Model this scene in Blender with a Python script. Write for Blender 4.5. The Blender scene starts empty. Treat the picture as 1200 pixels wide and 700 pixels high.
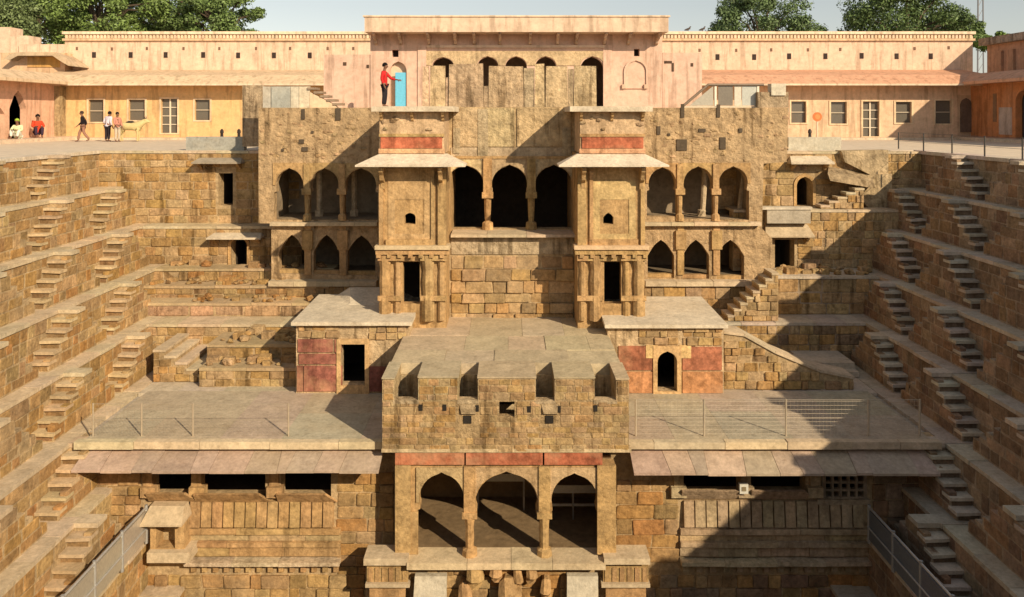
import bpy, bmesh, math, random
from mathutils import Vector, Matrix
from mathutils.geometry import tessellate_polygon
R = random.Random(7)
scene = bpy.context.scene
col = scene.collection
# ------------------------------------------------------------------ camera
F, CX, HY, EYE = 933.0, 595.0, 135.0, 1.65          # focal length in px of a 1200 px picture, principal column, horizon row
cam_d = bpy.data.cameras.new("camera"); cam = bpy.data.objects.new("camera", cam_d); col.objects.link(cam)
cam.location = (0, 0, EYE); cam.rotation_euler = (math.radians(90), 0, 0)
cam_d.sensor_width = 36; cam_d.lens = 36 * F / 1200
cam_d.shift_x = (600 - CX) / 1200; cam_d.shift_y = -(350 - HY) / 1200
cam_d.clip_end = 3000; cam_d.clip_start = .05
scene.camera = cam
# ------------------------------------------------------------------ sky, sun, exposure
SUN = Vector((.80, -1.0, .70)).normalized()         # direction towards the sun
elev = math.asin(SUN.z)
world = bpy.data.worlds.new("World"); scene.world = world; world.use_nodes = True
wn = world.node_tree.nodes; wl = world.node_tree.links
for n in list(wn): wn.remove(n)
sky = wn.new("ShaderNodeTexSky"); sky.sky_type = 'NISHITA'; sky.sun_disc = False
sky.sun_elevation = elev; sky.sun_rotation = math.atan2(SUN.x, SUN.y)
sky.air_density = 1.3; sky.dust_density = .5; sky.ozone_density = 1.0
bg = wn.new("ShaderNodeBackground"); bg.inputs[1].default_value = .098
wo_ = wn.new("ShaderNodeOutputWorld"); hz = wn.new("ShaderNodeHueSaturation"); hz.inputs['Saturation'].default_value = .4      # dusty, nearly colourless air
wl.new(sky.outputs[0], hz.inputs['Color']); wl.new(hz.outputs[0], bg.inputs[0]); wl.new(bg.outputs[0], wo_.inputs[0])
sd = bpy.data.lights.new("sun", 'SUN'); sd.energy = 5.0; sd.angle = math.radians(.5); sd.color = (1.0, .83, .60)
so = bpy.data.objects.new("sun", sd); col.objects.link(so); so.location = (40, -50, 40)
so.rotation_euler = SUN.to_track_quat('Z', 'Y').to_euler()
scene.view_settings.view_transform = 'Standard'; scene.view_settings.look = 'None'
scene.view_settings.exposure = 0.16; scene.view_settings.gamma = 1
scene.cycles.max_bounces = 6; scene.cycles.diffuse_bounces = 4
# ------------------------------------------------------------------ helpers
def X(p, Y): return (p - CX) * Y / F
def Z(q, Y): return EYE - (q - HY) * Y / F
wo = {}
class MB:
    def __init__(s): s.v = []; s.f = []
    def add(s, vs, fs):
        b = len(s.v); s.v += [tuple(v) for v in vs]; s.f += [tuple(b + i for i in f) for f in fs]; return s
    def box(s, x0, x1, y0, y1, z0, z1):
        if x0 > x1: x0, x1 = x1, x0
        return s.add([(x0,y0,z0),(x1,y0,z0),(x1,y1,z0),(x0,y1,z0),(x0,y0,z1),(x1,y0,z1),(x1,y1,z1),(x0,y1,z1)],
                     [(0,3,2,1),(4,5,6,7),(0,1,5,4),(1,2,6,5),(2,3,7,6),(3,0,4,7)])
    def pbox(s, Y, d, p0, p1, q0, q1):                # picture-measured box whose front stands at depth Y, d deep
        return s.box(X(p0,Y), X(p1,Y), Y, Y + d, Z(q1,Y), Z(q0,Y))
    def hexa(s, b4, t4):                              # bottom loop, top loop
        return s.add(list(b4) + list(t4), [(0,3,2,1),(4,5,6,7),(0,1,5,4),(1,2,6,5),(2,3,7,6),(3,0,4,7)])
    def prism(s, poly, axis, lo, hi, holes=()):
        m = {'x': lambda a, b, c: (c, a, b), 'y': lambda a, b, c: (a, c, b), 'z': lambda a, b, c: (a, b, c)}[axis]
        loops = [list(poly)] + [list(h) for h in holes]
        flat = [p for l in loops for p in l]; n = len(flat)
        tri = tessellate_polygon([[Vector((a, b, 0)) for a, b in l] for l in loops])
        vs = [m(a, b, lo) for a, b in flat] + [m(a, b, hi) for a, b in flat]
        fs = [tuple(t) for t in tri] + [tuple(i + n for i in reversed(t)) for t in tri]
        o = 0
        for l in loops:
            k = len(l)
            for i in range(k):
                a, b = o + i, o + (i + 1) % k
                fs.append((a, b, b + n, a + n))
            o += k
        return s.add(vs, fs)
    def tube(s, pts, r, n=8, cap=True):
        rs = r if isinstance(r, (list, tuple)) else [r] * len(pts)
        vs = []; fs = []
        for i, p in enumerate(pts):
            p = Vector(p); a = Vector(pts[max(i-1,0)]); b = Vector(pts[min(i+1,len(pts)-1)])
            d = (b - a).normalized(); u = d.orthogonal().normalized()
            if abs(d.z) > .99: u = Vector((1,0,0))
            w = d.cross(u)
            for j in range(n):
                t = 2*math.pi*(j+.5)/n; vs.append(p + (u*math.cos(t) + w*math.sin(t))*rs[i])
        for i in range(len(pts)-1):
            for j in range(n):
                a = i*n+j; b = i*n+(j+1)%n; fs.append((a, b, b+n, a+n))
        if cap: fs += [tuple(range(n-1,-1,-1)), tuple(range((len(pts)-1)*n, len(pts)*n))]
        return s.add(vs, fs)
    def lathe(s, x, y, prof, n=8):                    # prof: (z, r)
        return s.tube([(x, y, z) for z, r in prof], [r for z, r in prof], n)
    def mesh(s, name, clean=True):
        me = bpy.data.meshes.new(name); me.from_pydata(s.v, [], s.f)
        if clean:
            bm = bmesh.new(); bm.from_mesh(me)
            bmesh.ops.dissolve_degenerate(bm, dist=1e-5, edges=bm.edges)
            bmesh.ops.recalc_face_normals(bm, faces=bm.faces); bm.to_mesh(me); bm.free()
        return me
def link(name, data, parent=None, loc=(0,0,0), color=None, mat=None):
    o = bpy.data.objects.new(name, data); col.objects.link(o)
    o.location = loc; wo[o] = Vector(loc)
    if parent is not None:
        o.parent = parent; o.matrix_parent_inverse = Matrix.Translation(-wo[parent])
    if color: o.color = (*color, 1)
    if mat is not None and data is not None and not data.materials: data.materials.append(mat)
    return o
def thing(name, label, cat, base, group=None):
    o = link(name, None, None, base); o.empty_display_size = .3
    tag(o, label, cat, group, 'thing'); return o
def tag(o, label=None, cat=None, group=None, kind=None):
    if label: o['label'] = label
    if cat: o['category'] = cat
    if group: o['group'] = group
    if kind: o['kind'] = kind
    return o
def part(mb, name, parent, mat, color, label=None, kind=None, smooth=False):
    me = mb.mesh(name)
    if smooth:
        for p in me.polygons: p.use_smooth = True
    o = link(name, me, parent, (0,0,0), color, mat)
    return tag(o, label, None, None, kind)
# ------------------------------------------------------------------ materials
def nodes_of(name):
    m = bpy.data.materials.new(name); m.use_nodes = True; nt = m.node_tree
    return m, nt, nt.nodes, nt.links, nt.nodes['Principled BSDF']
def masonry_mat(name, stain=.4, streak=.0, bump=.05, fine=9.0, rough=.9, var=.5, st=.52, patch=(.30,.25,.18), blotch=.35):
    m, nt, N, L, P = nodes_of(name)
    geo = N.new("ShaderNodeNewGeometry"); oi = N.new("ShaderNodeObjectInfo")
    def noise(scale, detail=5, rough_=.6, vec=None):
        n = N.new("ShaderNodeTexNoise"); n.inputs['Scale'].default_value = scale; n.inputs['Detail'].default_value = detail
        n.inputs['Roughness'].default_value = rough_; L.new(vec or geo.outputs['Position'], n.inputs['Vector']); return n.outputs['Fac']
    def ramp(src, a, b, lo=0., hi=1.):
        r = N.new("ShaderNodeMapRange"); r.inputs['From Min'].default_value = a; r.inputs['From Max'].default_value = b
        r.inputs['To Min'].default_value = lo; r.inputs['To Max'].default_value = hi; L.new(src, r.inputs['Value']); return r.outputs[0]
    def mix(kind, fac, a, b):
        x = N.new("ShaderNodeMix"); x.data_type = 'RGBA'; x.blend_type = kind
        if isinstance(fac, float): x.inputs['Factor'].default_value = fac
        else: L.new(fac, x.inputs['Factor'])
        for sock, val in ((x.inputs[6], a), (x.inputs[7], b)):
            if isinstance(val, tuple): sock.default_value = (*val, 1)
            else: L.new(val, sock)
        return x.outputs[2]
    def grey(v):
        c = N.new("ShaderNodeCombineColor")
        for i in range(3): L.new(v, c.inputs[i])
        return c.outputs[0]
    c = oi.outputs['Color']
    c = mix('MULTIPLY', 1.0, c, grey(ramp(noise(1.7, 6, .65), .3, .7, 1 - var*.5, 1 + var*.4)))
    c = mix('MULTIPLY', 1.0, c, grey(ramp(noise(fine, 6, .7), .3, .72, 1 - var*.55, 1 + var*.45)))
    if stain: c = mix('MIX', ramp(noise(.55, 8, .68), .5, .68, 0, stain), c, patch)
    if blotch: c = mix('MULTIPLY', ramp(noise(3.1, 7, .72), .53, .66, 0, blotch), c, (.42,.36,.28))
    if streak:
        mp = N.new("ShaderNodeMapping"); mp.inputs['Scale'].default_value = (2.6, 2.6, .28); L.new(geo.outputs['Position'], mp.inputs['Vector'])
        c = mix('MULTIPLY', ramp(noise(1.0, 6, .65, mp.outputs[0]), st, st+.11, 0, streak), c, (.26,.225,.175))
    L.new(c, P.inputs['Base Color']); P.inputs['Roughness'].default_value = rough; P.inputs['Specular IOR Level'].default_value = .15
    b = N.new("ShaderNodeBump"); b.inputs['Strength'].default_value = .8; b.inputs['Distance'].default_value = bump
    hs = N.new("ShaderNodeMath"); hs.operation = 'ADD'
    L.new(noise(fine*.7, 8, .7), hs.inputs[0]); L.new(noise(2.2, 6, .6), hs.inputs[1]); L.new(hs.outputs[0], b.inputs['Height']); L.new(b.outputs[0], P.inputs['Normal'])
    return m
M_STONE = masonry_mat('sandstone', stain=.28, streak=.2, bump=.06, fine=8, var=.65, patch=(.36,.28,.18), blotch=.35)
M_RUBBLE = masonry_mat('old_plaster_rubble', st=.53, stain=.4, streak=.7, bump=.16, fine=5, var=.65, patch=(.40,.29,.165), blotch=.5)
M_CARVED = masonry_mat('carved_sandstone', stain=.28, streak=.4, bump=.06, fine=8, var=.6, patch=(.36,.26,.15), blotch=.4)
M_OLD = masonry_mat('stained_sandstone', st=.53, stain=.25, streak=.75, bump=.07, fine=9, var=.7, patch=(.38,.28,.16), blotch=.35)
M_SLAB = masonry_mat('worn_paving_slab', stain=.3, bump=.03, fine=9, var=.4, patch=(.43,.33,.20), blotch=.28)
M_WASH = masonry_mat('limewash', stain=.30, streak=.38, bump=.02, fine=4, var=.26, patch=(.52,.35,.23), blotch=.22)
M_RED = masonry_mat('faded_red_paint', stain=.75, streak=.4, bump=.04, fine=6, var=.8, patch=(.50,.29,.16), blotch=.5)
M_DARK = masonry_mat('shaded_interior', stain=.2, bump=.04, fine=5, var=.4, patch=(.06,.05,.04))  # dark base colour puts indoor and hole shade into the surface
M_EARTH = masonry_mat('dusty_ground', stain=.3, bump=.02, fine=3, var=.25, patch=(.45,.36,.26), blotch=.1)
def plain(name, rough=.7, metal=0., spec=.3):
    m, nt, N, L, P = nodes_of(name); oi = N.new("ShaderNodeObjectInfo")
    n = N.new("ShaderNodeTexNoise"); n.inputs['Scale'].default_value = 14; n.inputs['Detail'].default_value = 4
    tc = N.new("ShaderNodeNewGeometry"); L.new(tc.outputs['Position'], n.inputs['Vector'])
    r = N.new("ShaderNodeMapRange"); r.inputs['To Min'].default_value = .75; r.inputs['To Max'].default_value = 1.2; L.new(n.outputs['Fac'], r.inputs['Value'])
    x = N.new("ShaderNodeMix"); x.data_type = 'RGBA'; x.blend_type = 'MULTIPLY'; x.inputs['Factor'].default_value = 1
    cc = N.new("ShaderNodeCombineColor")
    for i in range(3): L.new(r.outputs[0], cc.inputs[i])
    L.new(oi.outputs['Color'], x.inputs[6]); L.new(cc.outputs[0], x.inputs[7]); L.new(x.outputs[2], P.inputs['Base Color'])
    P.inputs['Roughness'].default_value = rough; P.inputs['Metallic'].default_value = metal; P.inputs['Specular IOR Level'].default_value = spec
    return m
M_CLOTH = plain('cloth', .9, 0, .1); M_SKIN = plain('skin', .6); M_METAL = plain('dull_metal', .5, .6); M_PAINT = plain('painted_surface', .6)
M_GLASS = plain('dark_pane', .25, 0, .5)
def leaf_mat():
    m, nt, N, L, P = nodes_of('leaves'); oi = N.new("ShaderNodeObjectInfo"); geo = N.new("ShaderNodeNewGeometry")
    r = N.new("ShaderNodeMapRange"); L.new(geo.outputs['Random Per Island'], r.inputs['Value']); r.inputs['To Min'].default_value = .7; r.inputs['To Max'].default_value = 1.9
    x = N.new("ShaderNodeMix"); x.data_type = 'RGBA'; x.blend_type = 'MULTIPLY'; x.inputs['Factor'].default_value = 1
    cc = N.new("ShaderNodeCombineColor")
    for i in range(3): L.new(r.outputs[0], cc.inputs[i])
    L.new(oi.outputs['Color'], x.inputs[6]); L.new(cc.outputs[0], x.inputs[7]); L.new(x.outputs[2], P.inputs['Base Color'])
    P.inputs['Roughness'].default_value = .55; P.inputs['Specular IOR Level'].default_value = .3
    return m
M_LEAF = leaf_mat(); M_BARK = masonry_mat('bark', stain=.2, bump=.05, fine=6)
# colour sets; the brown one is dirtier stone darkened further for the shaded flank
OCHRE = [(.40,.24,.092),(.44,.275,.118),(.35,.21,.083),(.41,.235,.087),(.39,.26,.127),(.30,.19,.085),(.46,.31,.147),(.40,.21,.074),(.35,.23,.108),(.42,.265,.115)]
BROWN_SHADE = [(.30,.195,.115),(.26,.167,.10),(.33,.215,.13),(.23,.152,.095),(.29,.176,.095),(.36,.255,.16),(.28,.20,.13)]
PALE = [(.45,.29,.127),(.48,.32,.157),(.41,.26,.113),(.43,.26,.10),(.45,.31,.167),(.36,.24,.118),(.42,.285,.143)]
MORTAR = (.46,.33,.18); MORTAR_SHADE = (.37,.28,.19); LEDGE = (.55,.435,.285); LEDGE_SHADE = (.50,.415,.31); CREAM = (.48,.305,.137); INNER_SHADE = (.07,.055,.04)  # second mortar and ledge toned for the shaded flank, last colour for indoor shade
# ------------------------------------------------------------------ loose stone shapes, shared by all walls
def make_stone(seed, mat=None):
    r = random.Random(seed); bm = bmesh.new(); bmesh.ops.create_cube(bm, size=1)
    for v in bm.verts: v.co += Vector([r.uniform(-.045, .045) for _ in range(3)])
    bmesh.ops.bevel(bm, geom=bm.edges[:], offset=r.uniform(.035,.075), segments=1, affect='EDGES')
    me = bpy.data.meshes.new('stone'); bm.to_mesh(me); bm.free(); me.materials.append(mat or M_STONE); return me
STONES = [make_stone(i) for i in range(14)]
STONES_OLD = [make_stone(40 + i, M_OLD) for i in range(10)]
def make_lump(seed):
    r = random.Random(seed); bm = bmesh.new(); bmesh.ops.create_icosphere(bm, subdivisions=1, radius=.5)
    for v in bm.verts: v.co *= r.uniform(.75, 1.15)
    me = bpy.data.meshes.new('stone'); bm.to_mesh(me); bm.free(); me.materials.append(M_RUBBLE); return me
LUMPS = [make_lump(i) for i in range(12)]
def stone(parent, c, s, color, name='stone', shapes=None):
    o = bpy.data.objects.new(name, R.choice(shapes or STONES)); col.objects.link(o)
    o.parent = parent; o.matrix_parent_inverse = Matrix.Translation(-wo[parent]); wo[o] = Vector(c)
    o.location = c; o.scale = s; o.color = (*color, 1)
    if R.random() < .5: o.rotation_euler = (0, 0, math.pi)      # turned about, for variety
    return o
def jit(c, a=.12):
    k = R.uniform(1-a, 1+a); return tuple(max(.01, v*k*R.uniform(.96,1.04)) for v in c)
def masonry(parent, axis, plane, sign, a0, a1, z0, z1, ch, bw, pal, mask=None, holes=(), proud=.05, gap=.03, depth=.22, shapes=None):
    """courses of single stones on a wall; axis 'x' runs along x (front at y=plane), 'y' runs along y (front at x=plane); sign: outward direction"""
    n = max(1, round((z1 - z0) / ch)); hs = [R.uniform(.72, 1.3) for _ in range(n)]; t = (z1 - z0) / sum(hs)
    z = z0
    for h in hs:
        h *= t; zc = z + h/2; ivs = [(a0, a1)]
        if mask:
            ivs = [(max(a, a0), min(b, a1)) for a, b in mask(zc)]
        for (h0, h1, hz0, hz1) in holes:
            if hz0 < z + h*.8 and hz1 > z + h*.2:
                nv = []
                for a, b in ivs:
                    if h1 <= a or h0 >= b: nv.append((a, b))
                    else:
                        if h0 - a > .1: nv.append((a, h0))
                        if b - h1 > .1: nv.append((h1, b))
                ivs = nv
        for a, b in ivs:
            if b - a < .12: continue
            p = a + (0 if R.random() < .5 else -R.uniform(0, .3)*bw)
            while p < b - .06:
                w = bw * R.uniform(.55, 1.6); e = p + w
                if b - e < .35*bw: e = b
                s, e2 = max(p, a), min(e, b)
                if e2 - s > .07:
                    pr = R.uniform(.006, proud); d = depth; w2, h2 = e2 - s - gap, h - gap
                    cc = jit(R.choice(pal), .09); off = plane + sign*(pr - d/2)
                    if axis == 'x': stone(parent, ((s+e2)/2, off, zc), (w2, d, h2), cc, shapes=shapes)
                    else: stone(parent, (off, (s+e2)/2, zc), (d, w2, h2), cc, shapes=shapes)
                p = e
        z += h
def slabs(parent, name, x0, x1, y0, y1, z0, z1, axis, size, color, mat=M_SLAB, g=.012):
    a, b = (x0, x1) if axis == 'x' else (y0, y1); p = a
    while p < b - 1e-3:
        e = p + size*R.uniform(.7, 1.35)
        if b - e < .4*size: e = b
        m = MB(); dz = R.uniform(-.02, .0); u, v, w_ = R.uniform(-.025,.02), R.uniform(-.025,.02), R.uniform(-.012,.0)
        if axis == 'x': m.hexa([(p+g,y0+u,z0),(e,y0+v,z0),(e,y1,z0),(p+g,y1,z0)],[(p+g,y0+u,z1+dz),(e,y0+v,z1+dz+w_),(e,y1,z1+dz+w_),(p+g,y1,z1+dz)])
        else:
            out0, out1 = (u, 0) if x0 > 0 else (0, u)
            m.hexa([(x0+out0,p+g,z0),(x1+out1,p+g,z0),(x1+out1,e,z0),(x0+out0,e,z0)],[(x0+out0,p+g,z1+dz),(x1+out1,p+g,z1+dz),(x1+out1,e,z1+dz+w_),(x0+out0,e,z1+dz+w_)])
        part(m, name, parent, mat, jit(color, .10)); p = e
# arches ------------------------------------------------------------
def arch(xc, w, z0, zs, zt, kind='round', n=7):
    h = w/2; H = zt - zs; L = []
    if kind == 'round':                               # cusped at the springing, small point at the top
        dl = min(.07, .06*w)
        L += [(-h - dl, z0), (-h - dl, zs - .16*H), (-h + .025*w, zs - .12*H), (-h + .025*w, zs - .03*H), (-h + .005*w, zs + .06*H), (-h, zs + .16*H)]
        for i in range(1, n):
            t = i/n*math.pi/2; L.append((-h*math.cos(t), zs + .16*H + .77*H*math.sin(t)))
        L.append((-.045*w, zs + .955*H))
    elif kind == 'tent':
        L += [(-h, z0), (-h, zs), (-h*.93, zs + .12*H), (-h*.70, zs + .42*H), (-h*.5, zs + .66*H), (-h*.26, zs + .84*H), (-h*.1, zs + .93*H)]
    else:                                             # plain pointed
        L += [(-h, z0), (-h, zs)]
        for i in range(1, n):
            t = i/n*math.pi/2; L.append((-h*math.cos(t), zs + .93*H*math.sin(t)))
        L.append((-.045*w, zs + .955*H))
    pts = L + [(0, zt)] + [(-a, b) for a, b in reversed(L)]
    return [(xc + a, b) for a, b in pts]
def parch(Y, p0, p1, q0, q1, qs, kind='round'):      # picture-measured arch: columns p0..p1, top row q0, foot row q1, springing row qs
    return arch((X(p0,Y)+X(p1,Y))/2, X(p1,Y)-X(p0,Y), Z(q1,Y), Z(qs,Y), Z(q0,Y), kind)
def prect(Y, p0, p1, q0, q1): return [(X(p0,Y),Z(q1,Y)),(X(p0,Y),Z(q0,Y)),(X(p1,Y),Z(q0,Y)),(X(p1,Y),Z(q1,Y))]
def ppoly(Y, pts): return [(X(p,Y), Z(q,Y)) for p, q in pts]
def arch_panel(mb, x0, x1, z0, z1, xc, w, zs, zt, lo, hi):
    """a rectangular panel open below in the shape of an arch"""
    a = arch(xc, w, z0, zs, zt, 'pointed')
    return mb.prism([(x0,z0),(x0,z1),(x1,z1),(x1,z0)] + list(reversed(a)), 'y', lo, hi)
def room(parent, x0, x1, y0, y1, z0, z1, color=INNER_SHADE, t=.12):
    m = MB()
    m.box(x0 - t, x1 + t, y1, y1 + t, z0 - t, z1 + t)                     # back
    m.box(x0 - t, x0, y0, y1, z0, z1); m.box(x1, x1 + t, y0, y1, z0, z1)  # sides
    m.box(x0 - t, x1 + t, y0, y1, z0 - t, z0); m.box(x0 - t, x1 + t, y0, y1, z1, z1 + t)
    return part(m, 'interior', parent, M_DARK, color, kind=None)  # surfaces coloured dark to stand for the shade inside
def chhajja(parent, name, x0, x1, yw, z1, out, drop, side, color, th=.06, mat=M_SLAB):
    """sloping eave slab: meets the wall (y=yw) at z1, reaches out and down"""
    m = MB()
    b = [(x0-side, yw-out, z1-drop-th),(x1+side, yw-out, z1-drop-th),(x1+side, yw+.05, z1-drop-th),(x0-side, yw+.05, z1-drop-th)]
    m.add([(x0-side, yw-out, z1-drop-th),(x1+side, yw-out, z1-drop-th),(x1+side, yw+.3, z1-drop-th),(x0-side, yw+.3, z1-drop-th),
           (x0-side, yw-out, z1-drop),(x1+side, yw-out, z1-drop),(x1+side, yw+.3, z1-drop),(x0-side, yw+.3, z1-drop),
           (x0, yw, z1),(x1, yw, z1),(x1, yw+.3, z1),(x0, yw+.3, z1)],
          [(0,3,2,1),(0,1,5,4),(1,2,6,5),(2,3,7,6),(3,0,4,7),(4,5,9,8),(5,6,10,9),(6,7,11,10),(7,4,8,11),(8,9,10,11)])
    return part(m, name, parent, mat, color)
def bracket(parent, x, y, z1, out, h, w=.14, dirx=0, color=CREAM):
    m = MB()
    prof = [(0,0),(-out,0),(-out,-.16*h),(-out*.75,-.30*h),(-out*.62,-.5*h),(-out*.3,-.62*h),(-out*.22,-.86*h),(0,-h)]
    if dirx == 0: m.prism([(y+a, z1+b) for a, b in prof], 'x', x - w/2, x + w/2)
    else: m.prism([(x - dirx*a, z1+b) for a, b in prof], 'y', y - w/2, y + w/2)
    return part(m, 'bracket', parent, M_CARVED, color)
# ================================================================== setting: ground and well
g = MB(); HX, HY0, HY1 = 18.9, .9, 36.8
for (a, b, c, d) in ((-900,-HX-.35,-900,900),(HX+.35,900,-900,900),(-HX-.35,HX+.35,-900,HY0),(-HX-.35,HX+.35,HY1+.3,900)):
    g.box(a, b, c, d, -.6, 0)
go = part(g, 'ground', None, M_EARTH, (.66,.54,.40)); tag(go, kind='structure')
wf = part(MB().box(-12, 12, .5, 26, -16, -15.6), 'well_floor', None, M_SLAB, (.25,.22,.15)); tag(wf, kind='structure')
nw = thing('retaining_wall', 'near wall of the well below the rim opposite the pavilion', 'wall', (0, .45, -15))
part(MB().box(-18.9, 18.9, .3, .88, -15.8, -.02), 'wall_body', nw, M_STONE, MORTAR)
# ------------------------------------------------------------------ stepped terraces on both sides
XK = [18.9, 17.8, 16.65, 15.5, 14.35, 13.2, 12.1, 11.0, 9.9, 8.8]
ZK = [0, -1.65, -3.35, -5.05, -6.65, -8.2, -9.7, -11.2, -12.7, -14.3]
YEND = {-1: [36.8, 36.8, 35.9, 35.85, 31.7, 24.6, 24.6, 24.6, 24.6], 1: [36.9, 36.4, 35.0, 34.9, 31.9, 24.6, 24.6, 24.6, 24.6]}
ORD = ['top', 'second', 'third', 'fourth', 'fifth', 'sixth', 'seventh', 'eighth', 'ninth']
def terrace(s, k):
    x, xu = XK[k], (XK[k-1] if k else XK[0] + .75); zt, zb = ZK[k], ZK[k+1]; ye = YEND[s][k]
    pal = OCHRE if s < 0 else BROWN_SHADE; mort = MORTAR if s < 0 else MORTAR_SHADE; led = LEDGE if s < 0 else LEDGE_SHADE  # the shaded flank takes copies of the colours toned for its shade
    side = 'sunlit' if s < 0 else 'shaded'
    t = thing('terrace_wall', f'{ORD[k]} wall below the rim on the {side} flank, with zigzag stair flights', 'wall',
              (s*x, 12, zb), f'terrace walls on the {side} flank')
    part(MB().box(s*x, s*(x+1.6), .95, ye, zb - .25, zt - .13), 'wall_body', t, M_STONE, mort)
    y0 = max(x*F/620, 2)
    yl = (YEND[s][k-1] if k else ye) + .05
    if k == 5: yl = 31.6
    if k > 5: yl = ye
    part(MB().box(s*(x-.05), s*(xu+.02), .95, y0-.3, zt - .13, zt + (.004 if k == 0 else 0)), 'ledge_slab', t, M_SLAB, led)
    if k == 0: slabs(t, 'ledge_slab', min(s*(x-.06), s*xu), max(s*(x-.06), s*xu), y0-.3, yl, -.13, .03, 'y', 1.5, (.66,.55,.41) if s < 0 else (.6,.5,.4))
    else: slabs(t, 'ledge_slab', min(s*(x-.05), s*(xu+.02)), max(s*(x-.05), s*(xu+.02)), y0-.3, yl, zt - .13, zt, 'y', 1.3, led)
    W = .64; ns = 6; rise = (zt - zb)/ns; go_ = .33
    apexes = [37.2 - 1.75*k - 4.3*m for m in range(9)]
    if k < 3: apexes = [a for a in apexes if a < ye + .2]
    occupied = []
    for ya in apexes:
        if ya - .3 > ye - .15 or ya < 4: continue
        near = [(ya - .22, zt - .135)]; y, z = ya - .22, zt - .135; near = []
        for i in range(ns):
            z = zt - rise*(i+1) if i < ns-1 else zb - .1
            near.append((y, zt - rise*i if i else zt - .135)); near.append((y, z if i < ns-1 else zb - .1))
            if i < ns-1: y -= go_
        far = []; y = ya + .22
        for i in range(ns):
            far.append((y, zt - rise*i if i else zt - .135)); far.append((y, zt - rise*(i+1) if i < ns-1 else zb - .1)); y += go_
        far = [(min(a, ye - .03), b) for a, b in far]
        poly = list(reversed(near)) + far
        b = part(MB().prism(poly, 'x', s*x, s*(x - W)), 'stair_block', t, M_STONE, mort)
        top = MB().box(s*(x+.0), s*(x - W - .06), ya - .26, min(ya + .26, ye - .03), zt - .13, zt - .003)
        part(top, 'landing_slab', b, M_SLAB, jit(led, .1))
        if ya > y0 - 2.0:
            for i in range(1, ns):
                yy = ya - .22 - go_*(i-1); zz = zt - rise*i
                m = MB().box(s*(x+.0), s*(x - W - .025 - R.uniform(0,.03)), yy - go_ - .08 - R.uniform(0,.02), yy + .03, zz - .075, zz + .012 + R.uniform(0, .012))
                
                a_, b2_ = R.uniform(-.03,.03), R.uniform(-.025,.01); m.v = [(vx, vy + (a_ if abs(vx) > x - .2 else -a_)*.6, vz + (b2_ if abs(vx) < x - .2 else 0)) for vx, vy, vz in m.v]
                part(MB().box(s*(x-.02), s*(x - W + .05), yy - go_ - .015, yy - go_ + .05, zz - rise + .012, zz - .078), 'riser', b, M_STONE, jit((.27,.165,.075) if s < 0 else (.20,.14,.09), .2))  # riser colour lowered again for the shaded flank
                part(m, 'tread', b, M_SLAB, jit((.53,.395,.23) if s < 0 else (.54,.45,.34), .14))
            sl = go_/rise
            def mask(zc, ya=ya, zt=zt):
                r_ = max(0, int((zt - zc)/rise)) * go_ + .2
                return [(ya - r_ , min(ya + r_, ye - .05))]
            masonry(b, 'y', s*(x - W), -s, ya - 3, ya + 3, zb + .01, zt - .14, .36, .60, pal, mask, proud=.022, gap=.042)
        occupied.append(ya)
    # stones of the wall between the blocks
    def mask2(zc):
        r_ = max(0, int((zt - zc)/rise)) * go_ + .3
        cuts = sorted((a - r_, a + r_) for a in occupied); iv = []; p = y0 - .3
        for a, b2 in cuts:
            if a > p: iv.append((p, a))
            p = max(p, b2)
        if p < ye: iv.append((p, ye - .03))
        return iv
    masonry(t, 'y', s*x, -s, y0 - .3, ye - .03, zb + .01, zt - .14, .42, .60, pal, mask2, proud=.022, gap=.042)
for s_ in (-1, 1):
    for k_ in range(9): terrace(s_, k_)
# ------------------------------------------------------------------ walls that close the far end, left and right
def frontwall(label, p0, p1, Y, zt, zb, pal, mort, ledge=None, ledge_depth=0, holes=(), ch=.37, bw=.6, depth=1.0, x0=None, x1=None, ledcol=LEDGE):
    a = X(p0, Y) if x0 is None else x0; b = X(p1, Y) if x1 is None else x1
    t = thing('retaining_wall', label, 'wall', ((a+b)/2, Y + .4, zb))
    hl = [prect(Y, *h) if len(h) == 4 else parch(Y, *h, 'pointed') for h in holes]
    hp = [h for h in holes if len(h) == 5]
    m = MB().prism([(a, zb-.15), (a, zt-.12), (b, zt-.12), (b, zb-.15)], 'y', Y, Y + depth, hl)
    part(m, 'wall_body', t, M_STONE, mort)
    masonry(t, 'x', Y, -1, a, b, zb, zt - .13, ch, bw, pal, shapes=STONES_OLD, holes=[(X(h[0],Y)-.12, X(h[1],Y)+.12, Z(h[3],Y), Z(h[2],Y)+.1) for h in holes], proud=.06)
    for h in hp:                                      # a slim arched door surround
        o_ = arch((X(h[0],Y)+X(h[1],Y))/2, X(h[1],Y)-X(h[0],Y)+.26, Z(h[3],Y), Z(h[4],Y), Z(h[2]-4,Y), 'pointed'); i_ = parch(Y, *h, 'pointed')
        part(MB().prism(o_[:1] + o_[1:] + list(reversed(i_)), 'y', Y-.08, Y+.02), 'door_frame', t, M_CARVED, jit(CREAM))
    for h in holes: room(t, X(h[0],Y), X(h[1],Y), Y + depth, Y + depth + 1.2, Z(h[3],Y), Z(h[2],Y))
    if ledge_depth: slabs(t, 'ledge_slab', a, b, Y - .06, Y + ledge_depth, zt - .12, zt, 'x', 1.3, ledcol)
    return t
fa = frontwall('rough stone end wall below the grey kerb slab on the sunlit side', 112, 300, 36.85, 0, ZK[2], PALE + OCHRE[:3], MORTAR, True, .6, x0=-18.95, x1=-9.6, holes=[(256,273,203,241)], depth=.7)
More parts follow.
